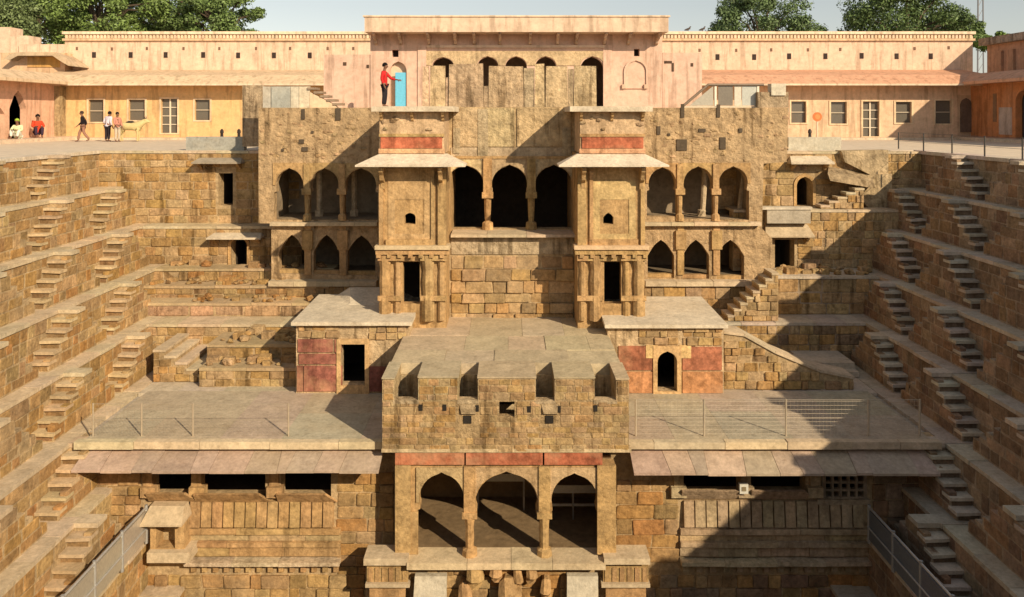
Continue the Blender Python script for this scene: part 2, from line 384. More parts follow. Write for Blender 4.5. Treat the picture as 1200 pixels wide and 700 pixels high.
fb = frontwall('stone end wall with a small pointed doorway under a slab canopy', 163, 330, 35.9, ZK[2], ZK[3], PALE + OCHRE[:3], MORTAR, True, .95, x0=-17.8, x1=-9.3, holes=[(271,290,278.5,314,288)], depth=.6)
fc = frontwall('rough stone end wall just under the small pointed doorway', 155, 300, 34.9, -5.06, -5.6, OCHRE, MORTAR, True, 1.0, x0=-16.6, x1=-7.6, ch=.3, bw=.5, ledcol=(.46,.335,.19))
fc2 = frontwall('narrow stone step wall midway down the sunlit end of the well', 155, 370, 33.9, -5.6, -6.15, OCHRE, MORTAR, True, 1.0, x0=-16.6, x1=-7.6, ch=.28, bw=.55, ledcol=(.46,.335,.19))
fc3 = frontwall('low stone step wall with a long reddish course on the sunlit side', 155, 370, 32.9, -6.1, ZK[4], [(.40,.25,.15),(.44,.28,.16)], MORTAR, True, 1.0, x0=-15.6, x1=-7.2, ch=.45, bw=1.3, ledcol=(.46,.335,.19))
fd = frontwall('stone end wall behind the hut with maroon painted blocks', 185, 350, 31.7, ZK[4], ZK[5], PALE, MORTAR, True, 1.25, x0=-15.5, x1=-4.4)
fd2 = frontwall('low rough stone footing beside the maroon painted hut at the platform back', 243, 350, 28.9, -7.5, ZK[5], PALE, MORTAR, True, 1.0, x0=-11.2, x1=-7.3, ch=.36, bw=.6, ledcol=(.44,.32,.18))
fd3 = frontwall('middle rough stone course between the footing and the end wall by the maroon hut', 243, 350, 29.95, -6.95, -7.5, PALE, MORTAR, True, 1.7, x0=-11.3, x1=-7.3, ch=.3, bw=.6, ledcol=(.44,.32,.18))
def fallen(parent, x0, x1, y0, y1, z, n, pal):
    for i in range(n):
        w = R.uniform(.16,.5); h_ = w*R.uniform(.4,.8)
        stone(parent, (R.uniform(x0,x1), R.uniform(y0,y1), z + h_*.3), (w, w*R.uniform(.6,1), h_), jit(R.choice(pal),.12), shapes=LUMPS if R.random() < .6 else STONES_OLD)
fallen(fd2, -11, -7.6, 29.1, 29.9, -7.5, 24, PALE); fallen(fd3, -11, -7.6, 30.1, 31.5, -6.95, 40, PALE); fallen(fc, -15.5, -8, 35.1, 35.8, -5.06, 22, OCHRE); fallen(fc2, -15.3, -8, 34.0, 34.8, -5.6, 34, OCHRE); fallen(fc3, -13.5, -8, 33.0, 33.8, -6.1, 24, OCHRE)
# ------------------------------------------------------------------ right end walls
ra = frontwall('pale stone end wall with an arched doorway beside the shaded flank', 880, 1040, 36.4, 0, -2.5, PALE, MORTAR, True, .6, x0=9.6, x1=18.95, holes=[(933,952,207,242,218)], depth=.7)
rb = frontwall('rubble end wall with a dark doorway under a grey slab', 880, 1037, 35.0, -2.5, ZK[3], PALE, MORTAR, True, 1.4, x0=9.9, x1=17.8, holes=[(908,931,281,320)], depth=.6, ch=.34, bw=.5)
rc = frontwall('shaded stone end wall above the fifth ledge', 850, 1040, 33.2, ZK[3], ZK[4], PALE, MORTAR_SHADE, True, 1.75, x0=11.0, x1=16.6, ledcol=LEDGE_SHADE, ch=.5, bw=.9)
fallen(rc, 11.1, 15.5, 33.4, 34.9, ZK[3], 40, PALE)
rd = frontwall('shaded stone end wall at the back of the platform with a steel rail', 900, 1012, 31.9, ZK[4], ZK[5], PALE + BROWN_SHADE[:2], MORTAR_SHADE, True, 1.25, x0=4.6, x1=15.5, ledcol=LEDGE_SHADE)
# ------------------------------------------------------------------ rubble stair ramps on the right of the huts
def stair_ramp(label, Y, d, pts, zb, n, pal, mort):
    """a stepped ramp running along x: pts = ((p,q) top, (p,q) foot)"""
    (p0, q0), (p1, q1) = pts; xa, za, xb, zb2 = X(p0,Y), Z(q0,Y), X(p1,Y), Z(q1,Y)
    t = thing('stone_staircase', label, 'staircase', ((xa+xb)/2, Y + d/2, zb))
    poly = [(xa, zb), (xa, za - .02)]
    for i in range(n):
        u = xa + (xb-xa)*(i+1)/n; poly += [(u, za - .02 + (zb2-za)*i/n), (u, za - .02 + (zb2-za)*(i+1)/n)]
    poly += [(xb, zb)]
    part(MB().prism(poly, 'y', Y, Y + d), 'stair_block', t, M_STONE, mort)
    for i in range(n):
        u0, u1 = sorted((xa + (xb-xa)*i/n, xa + (xb-xa)*(i+1)/n)); zz = za + (zb2-za)*i/n
        part(MB().box(u0 - .02, u1 + .03, Y - .03, Y + d, zz - .08, zz + R.uniform(0,.02)), 'tread', t, M_SLAB, jit(LEDGE, .12))
    lo, hi = min(xa, xb), max(xa, xb); fall = (zb2 - za)/(xb - xa)
    def mask(zc):
        u = xa + (zc + .1 - za)/fall if abs(fall) > 1e-6 else xb
        return [(xa, min(u, xb))] if xb > xa else [(max(u, xb), xa)]
    if max(za, zb2) - .1 - zb > .3: masonry(t, 'x', Y, -1, lo, hi, zb, za - .1, .27, .36, pal, mask, proud=.09)
    return t
stair_ramp('rubble stair climbing behind the hut with the arched red door', 32.1, 1.0, ((912,320),(846,384)), ZK[4] - .0, 9, PALE, MORTAR)
rw_ = thing('ramp_wall', 'sloping rubble wall with a smooth coping running down to the half shaded roof terrace', 'wall', (10, 30, ZK[5]))
Yr = 28.6; rp = ppoly(Yr, [(848,460),(848,391),(872,394),(908,414),(960,436),(1000,444),(1000,460)]); rp[0] = (rp[0][0], ZK[5]); rp[-1] = (rp[-1][0], ZK[5])
part(MB().prism(rp, 'y', Yr, Yr + .9), 'wall_body', rw_, M_STONE, MORTAR)
for (a, b_) in (((848,391),(872,394)),((872,394),(908,414)),((908,414),(960,436)),((960,436),(1000,444))):
    u, v = ppoly(Yr, [a, b_]); part(MB().prism([u, (u[0], u[1] + .09), (v[0] + .02, v[1] + .09), v], 'y', Yr - .06, Yr + .96), 'coping_slab', rw_, M_SLAB, jit(LEDGE, .08))
def rmask(zc):
    pts = rp[1:-1]; xe = pts[0][0]
    for (ua, za_), (ub, zb_) in zip(pts, pts[1:]):
        if zb_ < zc + .15 <= za_: xe = ua + (ub - ua)*(za_ - zc - .15)/(za_ - zb_)
        elif za_ >= zc + .15: xe = ub
    return [(pts[0][0], xe)]
masonry(rw_, 'x', Yr, -1, rp[0][0], rp[-1][0], ZK[5], rp[1][1] - .05, .3, .42, PALE, rmask, proud=.1, shapes=STONES_OLD)
ld = thing('stone_landing', 'two shallow landing steps in the shaded corner behind the wire screen', 'landing', (12.6, 30.8, ZK[5]))
part(MB().box(11.3, 13.2, 30.3, 31.88, ZK[5], ZK[5] + .42), 'landing_slab', ld, M_SLAB, LEDGE_SHADE); part(MB().box(11.8, 13.2, 29.9, 30.298, ZK[5], ZK[5] + .2), 'step_slab', ld, M_SLAB, LEDGE_SHADE)
stair_ramp('short stair beside the arched doorway under a slab canopy', 35.3, .6, ((1012,221),(962,246)), -2.5, 5, PALE, MORTAR)
stair_ramp('worn stair at the foot of the sunlit end wall above the platform', 29.4, 2.2, ((180,410),(245,447)), -8.2, 5, OCHRE, MORTAR)
# grey slab pieces near the right rim
t = thing('slab_terrace', 'pale stepped slab terrace at the rim corner beside the shaded flank', 'terrace', (15, 36.4, -.9))
part(MB().prism(ppoly(36.1,[(986,177),(1041,176),(1041,204),(1022,206),(990,190)]),'y',36.1,36.8), 'leaning_slab', t, M_RUBBLE, (.50,.375,.22))
part(MB().hexa([(X(972,35.6),35.5,Z(212,35.5)),(X(1024,35.6),35.4,Z(221,35.5)),(X(1028,35.6),36.5,Z(211,36)),(X(980,35.6),36.5,Z(205,36))],[(X(970,35.6),35.6,Z(204,35.5)),(X(1023,35.6),35.5,Z(215,35.5)),(X(1030,35.6),36.6,Z(202,36)),(X(982,35.6),36.6,Z(194,36))]), 'tilted_slab', t, M_RUBBLE, (.38,.28,.165))
part(MB().prism(ppoly(35.9,[(1010,206),(1046,204),(1046,246),(1020,246),(1008,232)]),'y',35.95,36.5), 'support_block', t, M_RUBBLE, (.48,.36,.21))
# ================================================================== platforms, eaves and panelled front walls
PZ = Z(515, 24.0)
def platform(s):
    side = 'sunlit' if s < 0 else 'half shaded'
    if s < 0: xs0, xs1 = -12.75, -3.3; hut = 'red painted doorway hut'
    else: xs0, xs1 = 3.3, 12.75
    t = thing('terrace_platform', ('sunlit flat roof terrace with thin rail posts, beside the bastion' if s < 0 else 'half shaded flat roof terrace with wire screen, beside the bastion'), 'terrace', ((xs0+xs1)/2, 26, PZ - .6))
    part(MB().box(-14.3 if s<0 else 3.0, -3.0 if s<0 else 14.3, 24.55, 31.8, -9.2, ZK[5] - .135), 'platform_base', t, M_SLAB, (.42,.36,.28))
    # the surface in big worn slabs
    xx = xs0
    while xx < xs1 - .05:
        w = R.uniform(1.6, 2.6); xe = xx + w
        if xs1 - xe < 1.0: xe = xs1
        yy = 24.0
        for ye in (24.0 + R.uniform(1.6,2.4), 28.2):
            part(MB().box(xx + .006, xe, yy + .006, ye, PZ - .14, PZ - R.uniform(0,.006)), 'roof_slab', t, M_SLAB, jit((.46,.38,.27) if s<0 else (.44,.365,.265), .05)); yy = ye
        xx = xe
    slabs(t, 'back_slab', min(s*13.1, s*4), max(s*13.1, s*4), 28.22, 31.6, ZK[5] - .13, ZK[5] + .0, 'x', 1.6, (.50,.42,.31))
    # lip and eave
    slabs(t, 'lip_slab', xs0 - .2, xs1 + .2 if s>0 else xs1, 23.75, 24.0, PZ - .2, PZ + .03, 'x', 1.8, (.58,.46,.30))
    xa, xb = (X(85,23.2), X(449,23.2)) if s < 0 else (X(742,23.2), X(1100,23.2))
    if s < 0: xb = -3.75
    n = 11; p = xa
    for i in range(n):
        e = xa + (xb-xa)*(i+1)/n + (R.uniform(-.25,.25) if i < n-1 else 0); m = MB()
        z1, z0 = Z(524,24.0), Z(552 if s<0 else 555, 23.1); th = .07; dz = R.uniform(-.02,.02)
        sk = R.uniform(-.15,.15) if i < n-1 else 0
        sk0 = locals().get('sk_prev', 0)
        m.hexa([(p+.012+sk0,23.1,z0-th+dz),(e+sk,23.1,z0-th+dz),(e,24.15,z1-th+dz),(p+.012,24.15,z1-th+dz)], [(p+.012+sk0,23.1,z0+dz),(e+sk,23.1,z0+dz),(e,24.15,z1+dz),(p+.012,24.15,z1+dz)])
        part(m, 'eave_slab', t, M_SLAB, jit((.43,.325,.235), .12)); p = e; sk_prev = sk
    return t
platform(-1); platform(1)
def balustrade(s):
    Y = 24.35
    if s < 0:
        t = thing('panelled_wall', 'sunlit front wall with upright slab panels and dark openings under the eave', 'wall', (-8, 24.6, -14))
        xa, xb = -13.2, -3.1; opens = [(178,225,553,582),(233,311,553,583),(329,388,553,583)]; pal, mort = OCHRE, MORTAR; cc = CREAM
    else:
        t = thing('panelled_wall', 'half shaded front wall with a stone lattice window under the eave', 'wall', (8, 24.6, -14))
        xa, xb = 3.1, 13.2; opens = [(799,868,557,579),(880,944,557,579),(966,1013,556,583)]; pal, mort = BROWN_SHADE + OCHRE, MORTAR; cc = (.45,.335,.205)
    zt, zb = -8.25, -14.4
    part(MB().prism([(xa,zb),(xa,zt),(xb,zt),(xb,zb)], 'y', Y, Y + .5, [prect(Y,*o) for o in opens]), 'wall_body', t, M_STONE, mort)
    a0, a1 = min(X(o[0],Y) for o in opens) - .2, max(X(o[1],Y) for o in opens) + .2
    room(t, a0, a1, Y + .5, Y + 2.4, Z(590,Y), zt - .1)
    for o in opens[:2] + (opens[2:] if s < 0 else []):                       # leaning backrest slabs in front of the openings
        xx0, xx1 = X(o[0]-2,Y), X(o[1]+4,Y); zz1, zz0 = Z(o[3]-9,Y), Z(o[3]+4,Y)
        m = MB().hexa([(xx0,Y-.10,zz0),(xx1+.1,Y-.10,zz0),(xx1+.1,Y+.0,zz0),(xx0,Y+.0,zz0)], [(xx0,Y-.34,zz1),(xx1-.22,Y-.34,zz1),(xx1-.22,Y-.22,zz1),(xx0,Y-.22,zz1)])
        part(m, 'backrest_slab', t, M_CARVED, jit(cc))
    if s < 0: posts = (229, 320, 172)
    else: posts = (874, 955, 795)
    for p_ in posts:
        m = MB().pbox(Y-.08, .3, p_-5, p_+6, 552, 584); m.pbox(Y-.2, .3, p_-8, p_+10, 572, 584)
        part(m, 'pillar', t, M_CARVED, jit(cc))
    # upright slab panels
    P0, P1, n = (224, 392, 13) if s < 0 else (800, 1010, 16)
    for i in range(n):
        a, b = P0 + (P1-P0)*i/n, P0 + (P1-P0)*(i+1)/n
        m = MB(); x0, x1 = X(a,Y)+.02, X(b,Y)-.02; d = R.uniform(0,.03)
        m.hexa([(x0,Y-.16-d,Z(615,Y)),(x1,Y-.16-d,Z(615,Y)),(x1,Y,Z(615,Y)),(x0,Y,Z(615,Y))], [(x0,Y-.09-d,Z(586,Y)),(x1,Y-.09-d,Z(586,Y)),(x1,Y,Z(586,Y)),(x0,Y,Z(586,Y))])
        part(m, 'upright_slab', t, M_CARVED, jit(cc, .07))
    # mouldings
    q0, q1 = (P0-4, P1+8)
    for (qa, qb, d, c) in ((617,624,.16,cc),(625,632,.07,MORTAR),(632,638,.2,cc),(639,650,.1,cc),(652,657,.34,LEDGE)):
        slabs(t, 'moulding_slab', X(q0,Y), X(q1,Y), Y-d, Y+.02, Z(qb,Y), Z(qa,Y), 'x', 1.5, c, M_CARVED)
    n = 14
    for i in range(n):
        a = q0 + (q1-q0)*i/n; w = (q1-q0)/n
        m = MB().pbox(Y-.2, .2, a + w*.2, a + w*.8, 658, 665); m.pbox(Y-.12, .12, a + w*.28, a + w*.72, 665, 671)
        part(m, 'dentil', t, M_CARVED, jit(cc))
    masonry(t, 'x', Y, -1, xa, xb, zb, Z(673,Y), .42, .55, pal, proud=.1)
    # masonry flanks
    if s < 0:
        masonry(t, 'x', Y, -1, X(395,Y), X(462,Y), Z(673,Y), Z(553,Y), .36, .7, OCHRE, proud=.09)
        masonry(t, 'x', Y, -1, xa, X(166,Y), Z(673,Y), Z(553,Y), .36, .6, OCHRE, proud=.09)
    else:
        masonry(t, 'x', Y, -1, X(722,Y), X(795,Y), Z(658,Y), Z(562,Y), .40, .8, OCHRE, proud=.07)
        masonry(t, 'x', Y, -1, X(1022,Y), xb, Z(673,Y), Z(553,Y), .42, .7, BROWN_SHADE, proud=.08)
        # pierced stone screen
        fr = prect(Y, 963, 1015, 553, 585); hs = []
        for r_ in range(3):
            for c_ in range(5):
                hs.append(prect(Y, 967 + c_*9.4, 973.5 + c_*9.4, 557 + r_*9, 563.5 + r_*9))
        part(MB().prism(fr, 'y', Y - .05, Y + .08, hs), 'lattice_screen', t, M_CARVED, (.36,.28,.19))
        part(MB().pbox(Y-.14,.2,958,1020,586,592), 'sill', t, M_CARVED, (.40,.31,.2))
    return t
bl = balustrade(-1); br = balustrade(1)
lamp = thing('floodlight', 'small square floodlight fixed on the pillar beside the dark openings', 'light', (X(872,24.1), 24.1, Z(573,24.1)))
part(MB().pbox(24.0, .16, 867, 877, 568, 579), 'housing', lamp, M_PAINT, (.6,.58,.5)); part(MB().pbox(23.985, .03, 869.5, 874.5, 571, 576), 'lens', lamp, M_GLASS, (.25,.2,.12))
# ================================================================== bastion and arched pavilion in the middle
BY = 23.4; BT = Z(444, BY)
b = thing('stone_bastion', 'big masonry bastion with four notches in its brow and a flat worn roof', 'bastion', (0, 26, -8.3))
bx0, bx1 = X(448,BY), X(737,BY); bz0 = Z(530, BY)
notch = [(462,490),(537,560),(628,650),(697,722)]; nz = Z(470, BY)
wins = [(585,603,468,489)]
# lower body
part(MB().prism([(bx0,bz0),(bx0,nz),(bx1,nz),(bx1,bz0)], 'y', BY, BY + .28, [prect(BY,585,603,471,489)]), 'lower_body', b, M_RUBBLE, (.46,.32,.165))
part(MB().box(bx0 + .01, bx1 - .01, BY + 1.4, 30.6, bz0, BT - .35), 'core_block', b, M_RUBBLE, (.56,.43,.25))
# merlons, each with a raked back
edges = [448] + [v for n_ in notch for v in n_] + [737]
for i in range(0, len(edges), 2):
    x0, x1 = X(edges[i],BY), X(edges[i+1],BY)
    h_ = [prect(BY,585,603,468.0,471.05)] if i == 4 else []
    m = MB(); zt_ = BT + R.uniform(-.05,.03)
    pts = [(x0,nz+.002),(x0,zt_-.03),(x0+.03,zt_),((x0+x1)/2,zt_+.015),(x1-.03,zt_-.005),(x1,zt_-.04),(x1,nz+.002)]
    m.prism(pts, 'y', BY, BY + 1.5)
    part(m, 'merlon', b, M_RUBBLE, jit((.50,.36,.19), .05))
    part(MB().box(x0 - .015, x1 + .015, BY - .03, BY + 1.5, zt_ + .018, zt_ + .06), 'merlon_cap', b, M_SLAB, jit((.50,.395,.255), .05))
    if i != 4: part(MB().box(x0 + .01, x1 - .01, BY + .282, BY + 1.398, bz0, nz + .001), 'core_pier', b, M_RUBBLE, (.54,.42,.26))
    # roof tongue running back from the merlon
    masonry(b, 'x', BY, -1, x0 + .02, x1 - .02, nz + .02, zt_ - .02, .18, .34, PALE, proud=.02, gap=.018, shapes=STONES_OLD, holes=[(X(585,BY),X(603,BY),Z(489,BY),Z(468,BY))] + [(X(p_,BY),X(p_+7,BY),Z(496,BY),Z(472,BY)) for p_ in (541,617,652)])
masonry(b, 'x', BY, -1, bx0, bx1, bz0, nz - .02, .18, .36, PALE, proud=.025, gap=.018, shapes=STONES_OLD, holes=[(X(p0,BY),X(p1,BY),Z(q1,BY),Z(q0,BY)) for p0,p1,q0,q1 in [(583,605,468,490),(534,562,470,510),(632,656,470,500),(640,650,484,496)]])
for n_ in notch:                                     # sloping floor of each notch and its projecting stone
    x0, x1 = X(n_[0],BY), X(n_[1],BY)
    part(MB().box(x0+.01,x1-.01,BY+.285,BY+1.398,bz0,nz-.42), 'notch_floor', b, M_RUBBLE, (.46,.36,.22))
    part(MB().box(x0-.03,x1+.03,BY-.02,BY+.3,nz-.08,nz+R.uniform(.0,.03)), 'notch_lip', b, M_RUBBLE, (.50,.38,.23))
for (p0, p1) in ((539,558),(635,654)):
    x0, x1 = X(p0,BY), X(p1,BY)
    part(MB().hexa([(x0+.05,BY-.09,Z(484,BY)),(x1-.05,BY-.09,Z(484,BY)),(x1,BY,Z(486,BY)),(x0,BY,Z(486,BY))],[(x0+.02,BY-.07,Z(479,BY)),(x1-.02,BY-.07,Z(479,BY)),(x1,BY,Z(474,BY)),(x0,BY,Z(474,BY))]), 'spout_stone', b, M_RUBBLE, (.42,.31,.18))
    part(MB().box((x0+x1)/2-.13,(x0+x1)/2+.1,BY-.035,BY+.01,Z(496,BY),Z(487,BY)), 'spout_hole_shade', b, M_DARK, (.03,.025,.02))  # dark block painted for the shade inside the spout
for (p, q) in ((493,478),(521,478),(620,480),(655,480),(698,479),(559,479)):
    part(MB().pbox(BY-.035,.04,p-2.2,p+2.2,q-3.6,q+3.6), 'drain_hole_shade', b, M_DARK, (.03,.025,.02))  # dark block stands for the shade inside each drain hole
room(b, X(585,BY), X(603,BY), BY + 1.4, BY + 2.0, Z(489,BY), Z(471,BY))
# roof: worn slabs from notch line to the tower wall
yy = BY + 1.0; xa, xb = bx0 + .02, bx1 - .02; rows = [BY+1.5, BY+2.9, BY+4.6, 30.58]
for r_ in range(3):
    xx = xa
    while xx < xb - .01:
        xe = xx + R.uniform(1.2, 2.6)
        if xb - xe < .8: xe = xb
        part(MB().box(xx + .008, xe, rows[r_] + .008, rows[r_+1], BT - .36, BT - R.uniform(0,.03)), 'roof_slab', b, M_SLAB, jit((.50,.40,.26), .06)); xx = xe
# red band and pavilion under the bastion
pv = thing('arched_pavilion', 'three arched open pavilion under a red band, below the notched bastion', 'pavilion', (0, 25, -14.4))
px0, px1 = X(463,BY), X(722,BY)
for (a, b2) in ((463,544),(546,636),(638,706)):
    part(MB().pbox(BY+.02, .5, a, b2, 531, 545), 'red_band', pv, M_RED, jit((.45,.15,.075), .06))
part(MB().pbox(BY-.02, .3, 447, 740, 526.5, 530.5), 'cornice', pv, M_CARVED, (.60,.46,.27))
AY = BY + .12
ar = [(491,544,553,651,592),(557,630,552,651,597),(646,700,554,651,594)]
outl = [(px0,Z(656,AY)),(px0,Z(545.5,AY)),(px1,Z(545.5,AY)),(px1,Z(656,AY))]
part(MB().prism(outl, 'y', AY, AY + .42, [parch(AY,*a_) for a_ in ar]), 'arcade_wall', pv, M_CARVED, CREAM)
for (a, b2) in ((463,481),(700,722)):
    part(MB().pbox(AY-.12,.12,a,b2,546,650), 'pilaster', pv, M_CARVED, jit(CREAM,.06))
for c_ in (550.5, 638):                               # slim pillars with heads and feet
    x_ = X(c_,AY); m = MB()
    m.box(x_-.17,x_+.17,AY-.1,AY-.002,Z(600,AY),Z(546,AY)); m.box(x_-.22,x_+.22,AY-.14,AY-.002,Z(606,AY),Z(599,AY))
    m.lathe(x_, AY+.0, [(Z(652,AY),.24),(Z(643,AY),.22),(Z(641,AY),.12),(Z(630,AY),.14),(Z(618,AY),.125),(Z(606,AY),.16)], 8)
    part(m, 'pillar', pv, M_CARVED, jit(CREAM,.06))
for c_ in (485, 706):
    part(MB().pbox(AY-.05,.05,c_-5,c_+5,600,650), 'jamb', pv, M_CARVED, jit(CREAM,.08))
for a_ in ar:                                         # raised frames over the arches
    m = MB(); Yf = AY - .05
    o_ = prect(AY, a_[0]-3, a_[1]+3, 547.5, 596)
    part(arch_panel(MB(), o_[0][0], o_[2][0], Z(588,AY), o_[1][1], (X(a_[0],AY)+X(a_[1],AY))/2, X(a_[1],AY)-X(a_[0],AY)-.0, Z(585,AY), Z(a_[2]-.3,AY), Yf, AY - .003), 'spandrel_panel', pv, M_CARVED, jit((.55,.39,.2),.05))
fz = Z(651, AY)
room(pv, px0 + .2, px1 - .2, AY + .42, AY + 3.6, fz, Z(546,AY), (.22,.15,.08))  # floor and walls darkened for the shade under the arches
part(MB().pbox(BY-.32, .75, 426, 478, 655, 663), 'ledge_slab', pv, M_SLAB, LEDGE)
slabs(pv, 'ledge_slab', X(478,BY), X(708,BY), BY - .35, BY + .5, Z(660,BY), Z(652,BY), 'x', 1.6, (.60,.47,.29))
part(MB().pbox(BY-.32, .75, 708, 762, 655, 662), 'ledge_slab', pv, M_SLAB, LEDGE)
# parapet rail & block inside the pavilion
rl = thing('metal_barrier', 'low metal barrier standing inside the arched pavilion', 'barrier', (1.2, 26, fz))
part(MB().box(-1.0,.55,26.2,26.26,fz+.95,fz+1.2), 'top_rail', rl, M_METAL, (.5,.48,.44)); part(MB().box(1.2,3.0,25.6,25.66,fz+.85,fz+1.1), 'top_rail', rl, M_METAL, (.5,.48,.44))
for xx in (-.98,.53,1.22,2.1,2.98): part(MB().box(xx-.03,xx+.03,26.2 if xx<.6 else 25.6,26.26 if xx<.6 else 25.66,fz,fz+.95 if xx<.6 else fz+.85), 'post', rl, M_METAL, (.3,.28,.26))
part(MB().box(1.2,3.0,25.62,25.64,fz+.42,fz+.5), 'lower_rail', rl, M_METAL, (.5,.48,.44))
# plinth under the pavilion: carved fronts, slanting slabs, broken statues
pl = thing('carved_plinth', 'carved plinth with slanting slabs under the three arched pavilion', 'plinth', (0, 24, -16))
part(MB().box(px0-.9, px1+.9, BY+.18, BY+1.1, -15.8, Z(663.5,BY)), 'plinth_body', pl, M_STONE, MORTAR)
masonry(pl, 'x', BY+.18, -1, X(500,BY), X(690,BY), -14.4, Z(664,BY), .38, .5, OCHRE, proud=.12)
for (p0, p1, q0) in ((487,524,671),(664,700,671)):
    x0, x1 = X(p0,BY), X(p1,BY); zt_ = Z(q0,BY)
    part(MB().hexa([(x0-.12,BY-1.3,-15.2),(x1-.12,BY-1.3,-15.2),(x1,BY-.9,-15.3),(x0,BY-.9,-15.3)],[(x0,BY-.2,zt_),(x1,BY-.2,zt_),(x1,BY-.0,zt_),(x0,BY-.0,zt_)]), 'slanting_slab', pl, M_SLAB, (.52,.46,.35))
for (p0, p1) in ((430,478),(707,760)):
    part(MB().pbox(BY-.1,.3,p0,p1,664,684), 'carved_panel', pl, M_CARVED, jit(CREAM))
    n = 6
    for i in range(n):
        a = p0 + (p1-p0)*(i+.2)/n; part(MB().pbox(BY-.13,.03,a,a+(p1-p0)*.6/n,666,682), 'carved_upright', pl, M_CARVED, jit(CREAM))
    part(MB().pbox(BY-.22,.4,p0-2,p1+2,685,689), 'sill_slab', pl, M_SLAB, LEDGE)
    part(MB().pbox(BY-.06,.25,p0+3,p1-3,690,712), 'lower_panel', pl, M_CARVED, jit(CREAM))
for (p, q, w, h) in ((556,672,22,18),(582,668,16,14),(606,676,12,20),(622,670,14,16),(596,690,30,16),(545,692,18,14),(640,688,14,18)):   # corbels and weathered carved lumps
    x_ = X(p,BY); m = MB(); r_ = w*.5*BY/F
    m.tube([(x_,BY+.3,Z(q+h/2,BY)),(x_,BY-.1,Z(q+h/2-2,BY)),(x_+R.uniform(-.05,.05),BY-.22,Z(q,BY)),(x_,BY-.12,Z(q-h/2,BY)),(x_,BY+.3,Z(q-h/2-1,BY))], [r_*.5,r_*.9,r_,r_*.8,r_*.5], 8)
    part(m, 'carved_corbel', pl, M_CARVED, jit(CREAM, .1))
# ================================================================== the two huts with red painted blocks
def hut(s):
    Y = 28.0
    if s < 0:
        t = thing('stone_hut', 'low stone hut with maroon painted blocks and a square doorway', 'hut', (-5.6, 29.5, PZ)); p0, p1 = 347, 480
        door = prect(Y,400,428,403,451); q0 = 376; dp = (400,428,403,451)
    else:
        t = thing('stone_hut', 'low stone hut with orange red painted blocks and an arched doorway', 'hut', (5.7, 29.5, PZ)); p0, p1 = 712, 848
        door = parch(Y,770,793,411,458,424,'pointed'); q0 = 379; dp = (770,793,411,458)
    x0, x1, zb, zt = X(p0,Y), X(p1,Y), PZ - .02, Z(q0,Y) - .12
    if s < 0: zb = ZK[5] + .0
    else: zb = ZK[5]
    door = [(a, max(bz, zb)) for a, bz in door]
    part(MB().prism([(x0,zb-.1),(x0,zt),(x1,zt),(x1,zb-.1)], 'y', Y, Y + .4, [door]), 'front_wall', t, M_RUBBLE, (.56,.41,.24))
    m = MB().box(x0,x0+.35,Y+.4,31.4,zb,zt); m.box(x1-.35,x1,Y+.4,31.4,zb,zt); m.box(x0,x1,31.4,31.65,zb,zt)
    part(m, 'side_wall', t, M_STONE, (.5,.37,.21))
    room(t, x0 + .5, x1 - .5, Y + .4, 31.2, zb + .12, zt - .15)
    zr = zt + .12
    m = MB().hexa([(x0-.12,Y-.22,zt),(x1+.1,Y-.22,zt),(x1+.1,31.6,zt),(x0-.05,31.6,zt)],[(x0-.12,Y-.22,zr),(x1+.1,Y-.22,zr),(x1+.1,31.6,zr+.12),(x0-.05,31.6,zr+.12)])
    part(m, 'roof', t, M_SLAB, (.62,.53,.39))
    if s < 0:
        m = MB().hexa([(X(405,30),30,zr+.05),(X(470,30),30,zr+.05),(X(490,31.5),31.5,zr+.1),(X(395,31.5),31.5,zr+.1)],[(X(410,30),30.1,zr+.1),(X(460,30),30.1,zr+.1),(X(470,31.5),31.5,zr+.42),(X(410,31.5),31.5,zr+.42)])
        part(m, 'roof_mound', t, M_SLAB, (.62,.53,.39))
    if s < 0: blocks = [(349,390,398,413),(350,397,415,427),(356,401,429,459),(348,355,429,459),(392,400,398,413),(430,476,430,459)]; c = (.31,.12,.085)
    else: blocks = [(725,766,406,434),(726,767,436,462),(800,846,407,434),(800,847,436,462)]; c = (.38,.145,.08)
    for i, (a, b2, q_, r_) in enumerate(blocks):
        part(MB().pbox(Y-.05,.05,a,b2,q_,min(r_,461)), 'painted_block', t, M_RED, jit(c if (s < 0 or i % 2 == 0) else (.50,.24,.11), .08))
    m = MB().prism([(X(dp[0]-5,Y),zb),(X(dp[0]-5,Y),Z(dp[2]-6,Y)),(X(dp[1]+5,Y),Z(dp[2]-6,Y)),(X(dp[1]+5,Y),zb)], 'y', Y-.09, Y-.003, [[(a, (bz if bz > zb + .01 else zb + .01)) for a, bz in door]])
    part(m, 'door_frame', t, M_CARVED, (.62,.40,.19))
    rb_ = [(350,398,379,396),(432,476,381,398)] if s < 0 else [(748,795,382,404),(800,846,381,405)]
    for (a, b2, q_, r_) in rb_:
        masonry(t, 'x', Y, -1, X(a,Y), X(b2,Y), Z(r_,Y), Z(q_,Y), .24, .34, PALE, proud=.09)
    if s > 0:
        for p_ in (764, 803): part(MB().pbox(Y-.07,.07,p_-7,p_+7,405,420), 'bracket_stone', t, M_CARVED, (.66,.45,.2))
    return t
hut(-1); hut(1)
